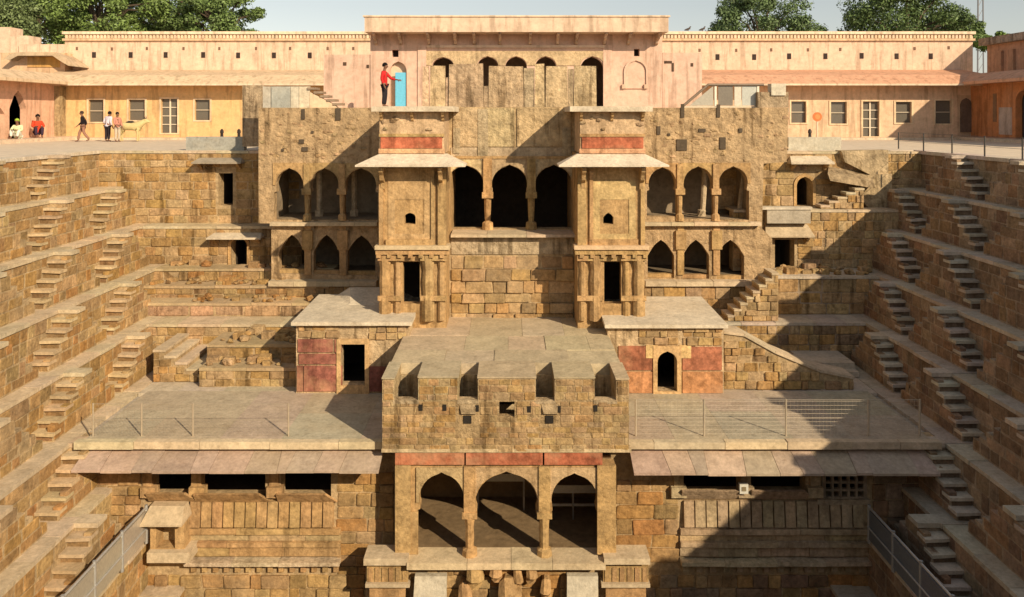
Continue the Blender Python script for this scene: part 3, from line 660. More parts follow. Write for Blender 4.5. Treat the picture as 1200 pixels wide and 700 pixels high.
# ================================================================== the tower pair, the central hall, the galleries
PF = 1.97                                             # level of the palace terrace
def tower(s):
    Y = 29.0; mir = lambda p: p if s < 0 else 1200 - p
    if s < 0: lab = 'carved balcony tower with a plain round headed window, beside the tower-shadowed gallery'
    else: lab = 'carved balcony tower with a cusped window, beside the fully sunlit gallery'
    t = thing('balcony_tower', lab, 'tower', (X(mir(485),Y), 31, -6.3), 'twin balcony towers')
    def bx(d0, d, a, b_, q0, q1, name, mat=M_CARVED, c=CREAM):
        a, b_ = sorted((mir(a), mir(b_))); m = MB().pbox(Y + d0, d, a, b_, q0, q1); return part(m, name, t, mat, jit(c,.05))
    xl, xr = sorted((X(mir(445),Y), X(mir(523),Y)))
    # lower storey
    dr = sorted((mir(472), mir(492)))
    door = prect(Y, *dr, 307, 356)
    part(MB().prism([(xl,-6.6),(xl,Z(299,Y)),(xr,Z(299,Y)),(xr,-6.6)], 'y', Y, Y + .35, [door]), 'lower_wall', t, M_CARVED, CREAM)
    m = MB().box(xl,xl+.3,Y+.35,34.0,-6.6,Z(181,Y)); m.box(xr-.3,xr,Y+.35,34.0,-6.6,Z(181,Y)); part(m, 'side_wall', t, M_CARVED, CREAM)
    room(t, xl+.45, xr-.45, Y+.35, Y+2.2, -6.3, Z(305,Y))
    for (a, b_) in ((444,459),(462,470.5),(494,510),(513,522)):
        xm = X((mir(a)+mir(b_))/2,Y); rw_ = abs(X(b_,Y)-X(a,Y))/2
        part(MB().lathe(xm, Y-.02, [(Z(375,Y),rw_*1.0),(Z(350,Y),rw_*.98),(Z(345,Y),rw_*.8),(Z(330,Y),rw_*.92),(Z(316,Y),rw_*.78),(Z(308,Y),rw_*.95),(Z(299,Y),rw_)], 8), 'pilaster', t, M_CARVED, jit(CREAM,.06)); bx(-.22, .06, a-1.5, b_+1.5, 300, 306, 'capital'); bx(-.21, .05, a-1.5, b_+1.5, 347, 353, 'pilaster_base')
    bx(-.1,.1,470.5,494,300,306,'lintel')
    # cornice
    bx(-.32,.6,439,527,288.5,293,'cornice_slab',M_SLAB,(.60,.45,.26)); bx(-.24,.5,440,526,293,298.6,'cornice_slab')
    for i in range(7): bx(-.3,.1,441+i*12.4,446+i*12.4,298.7,302.5,'dentil')
    # upper body
    wn_ = sorted((mir(474), mir(487))); wh = parch(Y,*wn_,249.5,263,255,'pointed') if s < 0 else parch(Y,707,719,249.5,263,255,'tent')
    part(MB().prism([(xl,Z(288,Y)),(xl,Z(182,Y)),(xr,Z(182,Y)),(xr,Z(288,Y))], 'y', Y, Y + .34, [wh]), 'upper_wall', t, M_CARVED, CREAM)
    room(t, xl+.4, xr-.4, Y+.34, Y+1.6, Z(285,Y), Z(200,Y))
    o_ = sorted((mir(455), mir(505)))
    part(MB().prism(prect(Y,o_[0],o_[1],212,284), 'y', Y-.025, Y-.002, [prect(Y, o_[0]+8, o_[1]-8, 234, 274)]), 'panel_frame', t, M_CARVED, jit((.54,.37,.18)))
    bx(-.09,.088,505,509,200,288,'corner_shaft'); bx(-.13,.128,513,523,190,288,'corner_pilaster'); bx(-.13,.128,444,449,190,288,'corner_pilaster')
    # sunken sill blocks
    bx(-.12,.12,452,507,281,287.5,'sill')
    # eave and brackets
    chhajja(t, 'eave_slab', xl - .02, xr + .02, Y, Z(180.5,Y), .85, .36, .72, (.66,.56,.42))
    for a in (449, 517): bracket(t, X(mir(a),Y), Y, Z(196,Y), .6, .9)
    for x_, dx in ((xl, 1), (xr, -1)): bracket(t, x_, Y+.25, Z(196,Y), .55, .9, .2, dx)
    for x_, dx in ((xl, 1), (xr, -1)): bracket(t, x_, Y+1.4, Z(196,Y), .55, .9, .2, dx)
    # attic with the red band
    ax0, ax1 = sorted((X(mir(444.5),Y), X(mir(520),Y)))
    m = MB().box(ax0,ax1,Y+.05,34.0,Z(180.5,Y)+.002,Z(131,Y)); part(m, 'attic_wall', t, M_CARVED, (.56,.39,.23))
    bx(.0,.05,446,518,161,174,'red_band',M_RED,(.46,.145,.075)); bx(-.04,.09,443.5,521,174.5,180,'moulding',M_CARVED,(.62,.36,.2)); bx(-.03,.08,444,520.5,157,160.5,'moulding')
    part(MB().box(min(X(mir(437),Y),X(mir(533),Y)),max(X(mir(437),Y),X(mir(533),Y)),Y-.35,33.9,Z(131,Y)+.002,PF-.003), 'roof_slab', t, M_SLAB, (.62,.52,.38))
    for i in range(5):
        stone(t, (X(mir(R.uniform(448,518)),Y), Y+.03, Z(R.uniform(136,155),Y)), (R.uniform(.15,.4), .12, R.uniform(.1,.25)), jit((.46,.32,.19),.12), shapes=LUMPS)
    for a in (447, 483, 519): bracket(t, X(mir(a),Y), Y+.05, Z(131.1,Y), .32, .36, .1)
    return t
tower(-1); tower(1)
# central hall between the towers
h = thing('arched_hall', 'tall hall with three big dark arches between the balcony towers', 'hall', (0, 32, -6.5))
Y = 31.6; xl, xr = X(521,Y), X(679,Y)
ars = [(523,567,193,269,222,'round'),(576,618,193,269,222,'round'),(627,671,193,269,222,'round')]
part(MB().prism([(xl,Z(268.5,Y)),(xl,PF-.004),(xr,PF-.004),(xr,Z(268.5,Y))], 'y', Y, Y + .5, [[(a, bz if bz > Z(268.6,Y) else Z(268.5,Y)+.01) for a, bz in parch(Y,*a_)] for a_ in ars]), 'arcade_wall', h, M_CARVED, (.49,.35,.19))
for a_ in ars:
    part(arch_panel(MB(), X(a_[0]-2,Y), X(a_[1]+2,Y), Z(217,Y), Z(186,Y), (X(a_[0],Y)+X(a_[1],Y))/2, X(a_[1],Y)-X(a_[0],Y), Z(215,Y), Z(192.7,Y), Y-.06, Y-.003), 'spandrel_panel', h, M_CARVED, jit((.52,.375,.21)))
for c_ in (571.5, 622.5):
    x_ = X(c_,Y); m = MB(); m.box(x_-.17,x_+.17,Y-.16,Y-.004,Z(226,Y),Z(186,Y)); m.box(x_-.22,x_+.22,Y-.2,Y-.004,Z(232,Y),Z(225,Y))
    m.lathe(x_,Y-.0,[(Z(269,Y),.24),(Z(261,Y),.22),(Z(259,Y),.115),(Z(245,Y),.14),(Z(232,Y),.15)],8); part(m, 'pillar', h, M_CARVED, jit(CREAM))
part(MB().box(xl,xr,Y-.1,Y+.0,Z(186,Y),Z(183,Y)), 'moulding', h, M_CARVED, CREAM)
room(h, xl+.05, xr-.05, Y+.5, Y+5.2, Z(268.5,Y) - 1.6, Z(187,Y))  # floor dropped out of view so the sun patch on it stays hidden
part(MB().box(xl,xr,Y,Y+.5,Z(268.5,Y)-1.7,Z(268.5,Y)-.003), 'added_sill_wall', h, M_CARVED, CREAM)  # added wall that hides the dropped floor of the hall
slabs(h, 'ledge_slab', X(528,30.3), X(674,30.3), 30.25, Y, Z(268.5,Y)-.13, Z(268.5,Y)-.004, 'x', 1.2, (.55,.43,.28))
YW = 30.6; part(MB().box(xl+.0, xr-.0, YW, YW + .9, -6.8, Z(268.5,Y)-.14), 'lower_wall', h, M_STONE, MORTAR)
masonry(h, 'x', YW, -1, X(529,YW), X(672,YW), -6.4, Z(300,YW), .46, .72, PALE, proud=.16)
part(MB().box(X(529,YW), X(672,YW), YW-.05, YW-.001, Z(298,YW), Z(278,YW)), 'plaster_band', h, M_RUBBLE, (.50,.39,.25))
# plastered panels on the upper wall of the hall
for (a, b_) in ((531,563.5),(569,603),(606,669)):
    part(MB().pbox(Y-.05,.047,a,b_,127,172), 'plaster_panel', h, M_RUBBLE, jit((.54,.39,.22),.05))
part(MB().pbox(Y-.03,.027,528,672,173,183), 'plain_band', h, M_CARVED, (.47,.36,.23))
for (p, q, w, hh) in ((566,128,12,60),(535,150,8,30),(664,150,10,40)):
    part(MB().pbox(Y-.07,.07,p-w/2,p+w/2,q,q+hh), 'broken_pier', h, M_RUBBLE, (.46,.36,.22))
pp = thing('slab_parapet', 'row of tall worn parapet slabs in front of the palace arches', 'parapet', (0, 32.3, PF))
Y = 32.2
for (a, b_) in ((494.5,503.2),(503.4,522.5),(525.5,567),(572,614),(626,638.6),(638.9,666),(672,699.5)):
    m = MB(); q = 76.5 + R.uniform(-1.2,1.4); x0, x1 = X(a,Y)+.012, X(b_,Y)-.012; d = R.uniform(0,.04); e_ = R.uniform(-1.2,1.4)
    m.hexa([(x0,Y-d,PF-.01),(x1,Y-d,PF-.01),(x1,Y+.22,PF-.01),(x0,Y+.22,PF-.01)],[(x0+.02,Y-d,Z(q,Y)),(x1-.02,Y-d,Z(q+e_,Y)),(x1-.02,Y+.2,Z(q+e_,Y)),(x0+.02,Y+.2,Z(q,Y))])
    part(m, 'parapet_slab', pp, M_RUBBLE, jit((.56,.41,.245),.10))
for (a, b_, q) in ((522.5,525.5,91),(567,572,101),(614,626,80),(666,672,81)):
    part(MB().pbox(Y+.03,.15,a,b_,q,126), 'broken_slab', pp, M_RUBBLE, jit((.45,.335,.21)))
part(MB().box(X(494,Y),X(702,Y),Y-.0,Y+.0+.24,PF-.2,PF-.012), 'base_slab', pp, M_SLAB, (.56,.45,.3))
# terrace floor of the palace over galleries and hall
tf = part(MB().box(X(303,34.2), X(925,34.2), 34.25, 54, PF-.18, PF-.006), 'palace_terrace', None, M_SLAB, (.55,.46,.34)); tag(tf, 'flat paved terrace on top of the galleries, at the foot of the pink palace', 'terrace')
# galleries
def gallery(s):
    Y = 34.2
    if s < 0:
        t = thing('arcade_gallery', 'two storey arched gallery crossed by the tower shadow', 'gallery', (-8, 35, -6.6))
        p0, p1 = 303, 500
        up = [(323,355.5,197,258,222,'round'),(364,397,197,258,222,'round'),(405,441,197,258,222,'round')]
        lo = [(327,357,275,321,296,'tent'),(367.5,398,275,322,296,'tent'),(407,440,276,323,296,'tent')]
        cols = (360, 401)
    else:
        t = thing('arcade_gallery', 'two storey arched gallery with leaning inner pillars, fully sunlit', 'gallery', (8, 35, -6.6))
        p0, p1 = 700, 925
        up = [(760,792,196,254,220,'round'),(801,835,195,257,220,'round'),(842,876,195,258,220,'round')]
        lo = [(759,790,281,326,300,'tent'),(800,831,281,327,300,'tent'),(840,872,281,328,300,'tent')]
        cols = (796.5, 838.5)
    x0, x1 = X(p0,Y), X(p1,Y)
    if s > 0:   # the pier past the last arch
        wall_out = ppoly(Y, [(p0,340),(p0,126),(924,126),(924,100+26),(922,190),(895,192),(893,268),(905,280),(905,340)])
    else: wall_out = ppoly(Y, [(318,340),(318,262),(303,262),(303,126),(p1,126),(p1,340)])
    wall_out = [(a, min(z_, PF-.004)) for a, z_ in wall_out]
    part(MB().prism(wall_out, 'y', Y, Y + .42, [parch(Y,*a_) for a_ in up + lo]), 'facade_wall', t, M_RUBBLE, (.49,.34,.187))
    fz1, fz0 = Z(258,Y), Z(324,Y)
    xa, xb = X(up[0][0],Y)-.15, X(up[2][1],Y)+.15
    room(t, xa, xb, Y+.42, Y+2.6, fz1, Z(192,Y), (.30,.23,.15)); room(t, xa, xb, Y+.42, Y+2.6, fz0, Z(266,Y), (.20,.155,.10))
    # smooth panels round the arches
    for a_ in up:
        part(arch_panel(MB(), X(a_[0]-3,Y), X(a_[1]+3,Y), Z(a_[4]-5,Y), Z(191,Y), (X(a_[0],Y)+X(a_[1],Y))/2, X(a_[1],Y)-X(a_[0],Y), Z(a_[4]-6,Y), Z(a_[2]-.3,Y), Y-.05, Y-.003), 'spandrel_panel', t, M_CARVED, jit(CREAM,.06))
    for c_ in cols:
        x_ = X(c_,Y); m = MB(); m.box(x_-.13,x_+.13,Y-.12,Y-.004,Z(222,Y),Z(192,Y)); m.box(x_-.2,x_+.2,Y-.17,Y-.004,Z(228,Y),Z(221,Y))
        m.lathe(x_,Y+.02,[(Z(259,Y),.19),(Z(252,Y),.17),(Z(250,Y),.09),(Z(240,Y),.115),(Z(228,Y),.12)],8); part(m,'pillar',t,M_CARVED,jit(CREAM))
        xx = X(c_+1,Y); part(MB().box(xx-.14,xx+.14,Y-.07,Y-.004,Z(322,Y),Z(264,Y)), 'lower_pillar', t, M_CARVED, jit(CREAM)); part(MB().box(xx-.22,xx+.22,Y-.14,Y-.004,Z(292,Y),Z(270,Y)), 'capital', t, M_CARVED, jit(CREAM))
    # inner pillars
    for i, c_ in enumerate(cols):
        x_ = X(c_ + (14 if s < 0 else 26),Y+1.3)*1.0; lean = .25*(i+1) if s > 0 else 0; m = MB()
        m.tube([(x_,Y+1.35,fz1),(x_,Y+1.35,fz1+.25),(x_+lean*.2,Y+1.35,fz1+.3),(x_+lean*.6,Y+1.35,Z(205,Y)),(x_+lean*.6,Y+1.35,Z(192,Y))],[.2,.19,.12,.13,.2],8); part(m,'inner_pillar',t,M_CARVED,(.5,.39,.25))
    # floor ledges
    a, b_ = (X(318,Y),X(443,Y)) if s < 0 else (X(754,Y),X(890,Y))
    slabs(t,'ledge_slab',a,b_,Y-.28,Y-.001,Z(264,Y),Z(259.5,Y),'x',1.1,(.56,.44,.28)); slabs(t,'ledge_slab',a,b_,Y-.5,Y-.001,Z(333,Y),Z(327,Y),'x',1.2,(.55,.43,.28))
    for a_ in lo:
        part(MB().pbox(Y+.12,.25,a_[0],a_[1],a_[3]-5,a_[3]), 'sill', t, M_CARVED, jit(CREAM))
    part(MB().box(a,b_,Y-.3,Y+.6,-7.2,Z(333,Y)-.003),'base_wall',t,M_STONE,MORTAR); masonry(t,'x',Y-.3,-1,a,b_,-6.6,Z(334,Y),.4,.6,PALE if s>0 else OCHRE,proud=.08)
    # rubble face over the arches
    q = [(306,440,128,188)] if s < 0 else [(760,922,128,188)]
    for (a_, b2, q0, q1) in q:
        for i in range(80):
            p = R.uniform(a_, b2); qq = R.uniform(q0+3, q1); w = R.uniform(.15,.42)
            if s < 0 and p > 430: continue
            stone(t, (X(p,Y), Y + .03, Z(qq,Y)), (w, .12 + R.uniform(0,.06), w*R.uniform(.4,.8)), jit((.46,.315,.17),.16), shapes=LUMPS)
    for (p, qq, w, hh) in ([(355,134,4,12),(396,134,6,14),(353,166,6,5),(357,175,7,5),(331,176,3,3),(366,155,3,3)] if s < 0 else [(800,130,4,16),(842,130,4,15),(799,170,12,13),(847,168,7,14),(823,153,8,4),(868,153,4,5),(784,158,3,3),(772,153,4,10)]):
        part(MB().pbox(Y-.05,.06,p-w/2,p+w/2,qq-hh/2,qq+hh/2), 'hole', t, M_DARK, (.10,.075,.05))  # dark block on the wall face, coloured as the shade of a hole
    if s < 0:   # left side of the gallery block
        part(MB().box(x0,x0+.5,Y+.42,54,Z(262,Y),PF-.2),'side_wall',t,M_RUBBLE,(.45,.335,.205))
        part(MB().pbox(36.62,.5,284,306,100,172),'corner_pier',t,M_RUBBLE,(.45,.335,.21))
    else:
        part(MB().box(x1-.5,x1,Y+.42,54,Z(190,Y),PF-.2),'side_wall',t,M_RUBBLE,(.45,.335,.205))
        part(MB().pbox(Y+.05,.5,888,924,108,126),'corner_pier',t,M_RUBBLE,(.43,.32,.2)); part(MB().pbox(Y-.02,.5,904,921,98,112),'pier_cap',t,M_SLAB,(.62,.55,.42))
    return t
gl = gallery(-1); gr = gallery(1)
# slabs and stairs on top of the galleries
ts = thing('slab_parapet', 'short row of grey stone slabs beside the stair on the tower-shadowed gallery roof', 'parapet', (-9, 34.4, PF))
Y = 34.5
for (a, b_, c_) in ((308,317,(.50,.46,.38)),(318,340,(.40,.40,.35)),(340.5,350,(.56,.50,.38)),(350.5,363,(.60,.51,.37))):
    part(MB().pbox(Y,.15,a,b_,101.5,126.5), 'parapet_slab', ts, M_SLAB, c_)
st = thing('stone_staircase', 'dark open stair against the pink wall beside the grey parapet slabs', 'staircase', (-8, 34.7, PF))
part(MB().prism(ppoly(Y,[(363,127),(363,108),(392,123),(396,127)]),'y',Y-.02,Y+.3),'stair_side',st,M_WASH,(.70,.52,.34))
for i in range(5):
    part(MB().pbox(Y-.06,.8,360+i*7.5,370+i*7.5,102.5+i*4.6,105.2+i*4.6),'tread',st,M_SLAB,(.30,.22,.15))
gp = thing('glass_screen', 'glazed screen with white posts on the roof of the sunlit gallery', 'screen', (9, 34.5, PF))
for (pts, c_) in (([(808,124),(836,101),(836,124)],(.42,.38,.30)),([(842,101),(859,101),(859,124),(842,124)],(.20,.17,.13)),([(861,101),(869,101),(869,124),(861,124)],(.62,.56,.44)),([(870,101),(887,101),(887,124),(870,124)],(.48,.48,.42))):
    part(MB().prism(ppoly(Y,pts),'y',Y+.03,Y+.06),'pane',gp,M_GLASS,c_)
for p_ in (838.7, 888.5): part(MB().pbox(Y,.1,p_-1.2,p_+1.2,100,125),'post',gp,M_PAINT,(.75,.68,.55))
part(MB().tube([(X(801,Y),Y,Z(124,Y)),(X(830,Y),Y,Z(99.5,Y)),(X(895,Y),Y,Z(99.5,Y))],.06,6),'top_rail',gp,M_PAINT,(.22,.16,.11))
part(MB().pbox(Y,.12,800,890,124.5,127),'base_rail',gp,M_PAINT,(.6,.5,.36))
# ------------------------------------------------------------------ canopies over the small doors
def canopy(label, Y, p0, p1, q0, q1, out=.6, c=(.6,.5,.36)):
    t = thing('door_canopy', label, 'canopy', (X((p0+p1)/2,Y), Y, Z(q1,Y)))
    chhajja(t, 'canopy_slab', X(p0,Y)+.15, X(p1,Y)-.15, Y, Z(q0,Y), out, abs(Z(q0,Y)-Z(q1,Y))*.8, .15, c)
    for p_ in (p0+6, p1-6): bracket(t, X(p_,Y), Y, Z(q1,Y)-.01, out*.7, .3, .12)
    return t
canopy('dark slab canopy over the shadowed square doorway near the rim', 36.8, 230, 287, 185, 191, .6, (.35,.29,.21))
canopy('pale slab canopy over the small pointed doorway', 35.84, 247, 310, 273, 278)
canopy('pale slab canopy over the arched doorway near the shaded flank', 36.35, 922, 972, 183, 192)
canopy('grey slab canopy over the dark doorway beside the sunlit gallery', 34.95, 893, 950, 263, 278, .5, (.48,.375,.24))
gs = thing('stone_block', 'smooth grey stone block above the dark doorway beside the sunlit gallery', 'block', (X(920,34.6), 34.6, Z(263,34.6)))
part(MB().pbox(34.55,.4,899,950,246,262),'panel_slab',gs,M_SLAB,(.42,.36,.27)); part(MB().pbox(34.5,.4,893,952,243,246),'panel_cap',gs,M_SLAB,(.58,.5,.38))
k1 = thing('stone_kerb', 'grey stone kerb slab on the rim below the yellow arcade', 'kerb', (X(250,37.2),37.2,0)); part(MB().box(X(218,37.1),X(286,37.1),37.1,37.5,.005,Z(160.5,37.1)),'kerb_slab',k1,M_SLAB,(.36,.35,.30))
k2 = thing('stone_kerb', 'grey stone kerb slab on the rim below the round orange sign', 'kerb', (X(955,37.2),37.2,0)); part(MB().box(X(924,37.1),X(986,37.1),37.1,37.5,.005,Z(161,37.1)),'kerb_slab',k2,M_SLAB,(.52,.48,.38))
# ================================================================== the pink palace
PINK = (.68,.46,.345); PEACH = (.70,.515,.37)
pa = thing('palace', 'pale pink palace block with a deep bracketed eave over the galleries', 'palace', (0, 37, PF))
Y = 36.8; z0 = PF - .003
vera = [(506,532,67,126,79,'pointed'),(559,584,66,126,79,'pointed'),(592,617.5,66,126,79,'pointed'),(627,652,66,126,79,'pointed'),(680,708,66,126,82,'pointed')]
dl = parch(Y,457,476.5,72,126,84,'pointed')
fix = lambda lp: [(a, b_ if b_ > z0 + .02 else z0 + .012) for a, b_ in lp]
main = ppoly(Y,[(434,0),(434,38),(776,38),(776,0)]); main[0] = (main[0][0], z0); main[3] = (main[3][0], z0)
part(MB().prism(main,'y',Y,Y+.4,[fix(dl)] + [fix(parch(Y,*v)) for v in vera] + [prect(Y,459.5,467,58.5,67),prect(Y,743,749.5,57.5,66)]),'facade_wall',pa,M_WASH,PINK)
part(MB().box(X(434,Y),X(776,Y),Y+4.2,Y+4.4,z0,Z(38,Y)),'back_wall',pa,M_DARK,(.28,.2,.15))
m = MB().box(X(434,Y),X(434,Y)+.3,Y+.4,Y+4.2,z0,Z(38,Y)); m.box(X(776,Y)-.3,X(776,Y),Y+.4,Y+4.2,z0,Z(38,Y)); part(m,'side_wall',pa,M_WASH,PINK)
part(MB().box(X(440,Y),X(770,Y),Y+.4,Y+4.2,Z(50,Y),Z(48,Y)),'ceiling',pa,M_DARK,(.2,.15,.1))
part(MB().pbox(Y+.4,.06,479,497,60,126),'inner_partition',pa,M_WASH,PINK)
# ochre surround of the veranda arches
rr_ = []
for v in reversed(vera): rr_ += list(reversed(arch((X(v[0],Y)+X(v[1],Y))/2,X(v[1],Y)-X(v[0],Y)-.01,Z(77,Y),Z(76.5,Y),Z(v[2]-.2,Y),'pointed')))
part(MB().prism([(X(499,Y),Z(77,Y)),(X(499,Y),Z(60,Y)),(X(710,Y),Z(60,Y)),(X(710,Y),Z(77,Y))] + rr_,'y',Y-.04,Y-.002),'arch_surround',pa,M_CARVED,(.56,.41,.24))
part(MB().pbox(Y-.1,.1,500,709,53,56),'string_course',pa,M_WASH,PEACH)
for p_ in (494.5, 712): part(MB().pbox(Y-.06,.06,p_-5,p_+5,53,126),'pilaster',pa,M_WASH,PINK)
# eave and parapet
part(MB().box(X(433.5,Y)-.05,X(776.5,Y)+.05,Y-1.1,Y+4.4,Z(37.6,Y-1.1),Z(20,Y-1.1)),'parapet_block',pa,M_WASH,PEACH)
part(MB().box(X(433.5,Y)-.12,X(776.5,Y)+.12,Y-1.15,Y+4.5,Z(20,Y-1.1)+.003,Z(19,Y-1.1)+.03),'coping',pa,M_WASH,(.78,.6,.42))
for i, p_ in enumerate((441,470,503,534,556,586,621,653,675,708,736,769)): bracket(pa,X(p_,Y),Y,Z(37.6,Y-1.1)-.003,.95,.5,.12,0,(.6,.42,.3))
# the blue door leaf and reveal
part(MB().pbox(Y+.25,.1,456,478,70,127),'door_backing',pa,M_WASH,(.72,.53,.37))
dbl = link('door_leaf', MB().box(0,.5,-.03,.03,0,Z(83,Y)-Z(124.5,Y)).mesh('door_leaf'), pa, (X(475.6,Y),Y+.1,PF+.01), (.12,.44,.62), M_PAINT); dbl.rotation_euler = (0,0,math.radians(195)); dbl['label'] = 'bright blue door leaf'
# stepped lower wings
lw = ppoly(Y,[(379,0),(379,64),(433.4,64),(433.4,0)]); lw[0]=(lw[0][0],z0); lw[3]=(lw[3][0],z0)
part(MB().prism(lw,'y',Y+.05,Y+.6),'wing_wall',pa,M_WASH,PINK)
rw = ppoly(Y,[(776.6,0),(776.6,62),(823,62),(823,0)]); rw[0]=(rw[0][0],z0); rw[3]=(rw[3][0],z0)
part(MB().prism(rw,'y',Y+.05,Y+.6),'wing_wall',pa,M_WASH,PINK)
for (p,q,w,hh) in ((404,75,4,4),(431,78,3,4),(811,76,3,4),(783,73,9,3),(788.5,79,2.5,10)): part(MB().pbox(Y+.03,.03,p-w/2,p+w/2,q-hh/2,q+hh/2),'wall_hole_shade',pa,M_DARK,(.10,.06,.04))  # dark blocks coloured as the shade of small wall holes
for (p,q,w,hh) in ((463,62.7,7,8),(746,61.7,6,8)): part(MB().pbox(Y+.4,.05,p-w/2-1,p+w/2+1,q-hh/2-1,q+hh/2+1),'window_pane',pa,M_DARK,(.04,.03,.03))
# blind arch
ba = [p for p in parch(Y,733,757,71,104,84,'pointed')]; bo = arch(X(745,Y),X(757,Y)-X(733,Y)+.16,Z(104,Y),Z(84,Y),Z(69,Y),'pointed')
part(MB().prism(bo,'y',Y-.07,Y-.003,[[(a*.999+X(745,Y)*.001, max(b_,Z(103.9,Y)+.005)) for a,b_ in ba]]),'blind_arch',pa,M_WASH,PINK)
for p_ in (731,757): part(MB().pbox(Y-.12,.12,p_-2,p_+2,99,104),'corbel',pa,M_WASH,(.6,.42,.3))
# ================================================================== arcades along the far rim
def rim_arcade(s):
    Y = 54.0; Yu = 57.0
    if s < 0:
        t = thing('rim_arcade', 'long yellow walled arcade behind the walkers, under a tiled eave', 'arcade', (-23, 56, 0)); p0, p1 = 68, 420; pu0, pu1 = 76, 470
        low = (.70,.455,.215); upc = PEACH; eav = (.64,.47,.30)
        wins = [(104,121.5,117,143),(151,170,117,141),(228.5,246,117,141)]; dr = [(189,208,116,156)]
        big = [(110,64.5),(153,64.5),(194,64.5),(238,64.5),(279,65),(321,65),(363,65)]; small = [(90,57),(131,57.5),(172,57),(215,57),(257,57),(300,57),(340,57),(384,57),(414,57)]
    else:
        t = thing('rim_arcade', 'long peach walled arcade beside the round orange sign, under a terracotta eave', 'arcade', (22, 56, 0)); p0, p1 = 740, 1141; pu0, pu1 = 720, 1140
        low = (.70,.49,.32); upc = PEACH; eav = (.62,.34,.21)
        wins = [(927,944.5,119,144),(973.5,992,119.5,145),(1049.5,1068,119.5,144),(1096,1115,118,145)]; dr = [(1011,1030,119,160)]
        big = [(841,67),(884,67),(925,66),(967.5,66),(1010,65.5),(1051,66),(1091,66)]; small = [(820,59),(863,59),(904,58.5),(947,58.5),(985,58),(1072,57),(1112,56)]
    holes = wins + dr; zt = Z(99,Y)
    part(MB().prism([(X(p0,Y),-.02),(X(p0,Y),zt),(X(p1,Y),zt),(X(p1,Y),-.02)],'y',Y,Y+.35,[prect(Y,*w_) for w_ in holes]),'lower_wall',t,M_WASH,low)
    for i, w_ in enumerate(holes):
        kind = 'window' if i < len(wins) else 'door'
        f_ = part(MB().pbox(Y+.2,.08,w_[0]-1,w_[1]+1,w_[2]-1,w_[3]+1),kind,t,M_GLASS,(.13,.115,.09))
        x0,x1,za,zb = X(w_[0],Y),X(w_[1],Y),Z(w_[3],Y),Z(w_[2],Y); fw = .09
        fm = MB().prism([(x0-.12,za-.1),(x0-.12,zb+.1),(x1+.12,zb+.1),(x1+.12,za-.1)],'y',Y-.05,Y-.003,[[(x0,za),(x0,zb),(x1,zb),(x1,za)]]); part(fm,'frame',f_,M_WASH,(.74,.56,.36))
        if kind == 'door':
            part(MB().box((x0+x1)/2-.045,(x0+x1)/2+.045,Y+.12,Y+.19,za,zb),'mullion',f_,M_PAINT,(.7,.6,.45))
            for j in range(1,4): part(MB().box(x0,x1,Y+.13,Y+.18,za+(zb-za)*j/4-.03,za+(zb-za)*j/4+.03),'bar',f_,M_PAINT,(.6,.52,.4))
        else:
            part(MB().box(x0,x1,Y+.12,Y+.18,(za+zb)/2-.04,(za+zb)/2+.03),'bar',f_,M_PAINT,(.45,.38,.28))
    # eave: sloping slab with a flat fascia
    xa, xb = X(p0,Y), X(p1,Y); m = MB()
    prof = [(Y+.0,Z(100,Y)+.001),(Y-1.3,Z(100.5,Y-1.3)),(Y-1.3,Z(97.8,Y-1.3)),(Y-1.22,Z(97,Y-1.2)),(Y-.2,Z(88,Y)),(Yu,Z(82,Yu)),(Yu,Z(100,Y)+.001)]
    part(m.prism(prof,'x',xa if s>0 else xa-1.0,xb+(1.0 if s>0 else 0)),'eave',t,M_WASH,eav)
    part(MB().box(xa,xb,Y-1.34,Y-1.305,Z(100.3,Y-1.3),Z(98.2,Y-1.3)),'eave_edge',t,M_WASH,(.72,.56,.40))
    # upper wall with dark blocks for the shade in its drain holes
    part(MB().box(X(pu0,Yu),X(pu1,Yu),Yu,Yu+3,Z(95,Yu),Z(38,Yu)),'upper_wall',t,M_WASH,upc)
    part(MB().box(X(pu0,Yu)-.1,X(pu1,Yu)+.1,Yu-.16,Yu+3.1,Z(48,Yu),Z(45.5,Yu)),'string_course',t,M_WASH,(.66,.46,.28))
    part(MB().box(X(pu0,Yu)-.1,X(pu1,Yu)+.1,Yu-.2,Yu+3.1,Z(40.5,Yu),Z(37.3,Yu)),'coping',t,M_WASH,(.78,.62,.44))
    n = int((pu1-pu0)/4.1)
    for i in range(n):
        a = pu0 + (pu1-pu0)*i/n; part(MB().pbox(Yu-.12,.12,a+.5,a+3.1,41,45),'parapet_block',t,M_WASH,jit((.74,.57,.39),.1))
    for (p,q) in big: part(MB().pbox(Yu-.035,.05,p-2.2,p+2.2,q-3.3,q+3.3),'drain_hole_shade',t,M_DARK,(.05,.035,.03))
    for (p,q) in small: part(MB().pbox(Yu-.03,.05,p-1.2,p+1.2,q-1.8,q+1.8),'drain_hole_shade',t,M_DARK,(.2,.12,.08))
    part(MB().box(X(p0,Y),X(p1,Y),Y-1.2,Y,.0,.14),'plinth',t,M_SLAB,(.62,.5,.36))
    return t
al = rim_arcade(-1); arr = rim_arcade(1)
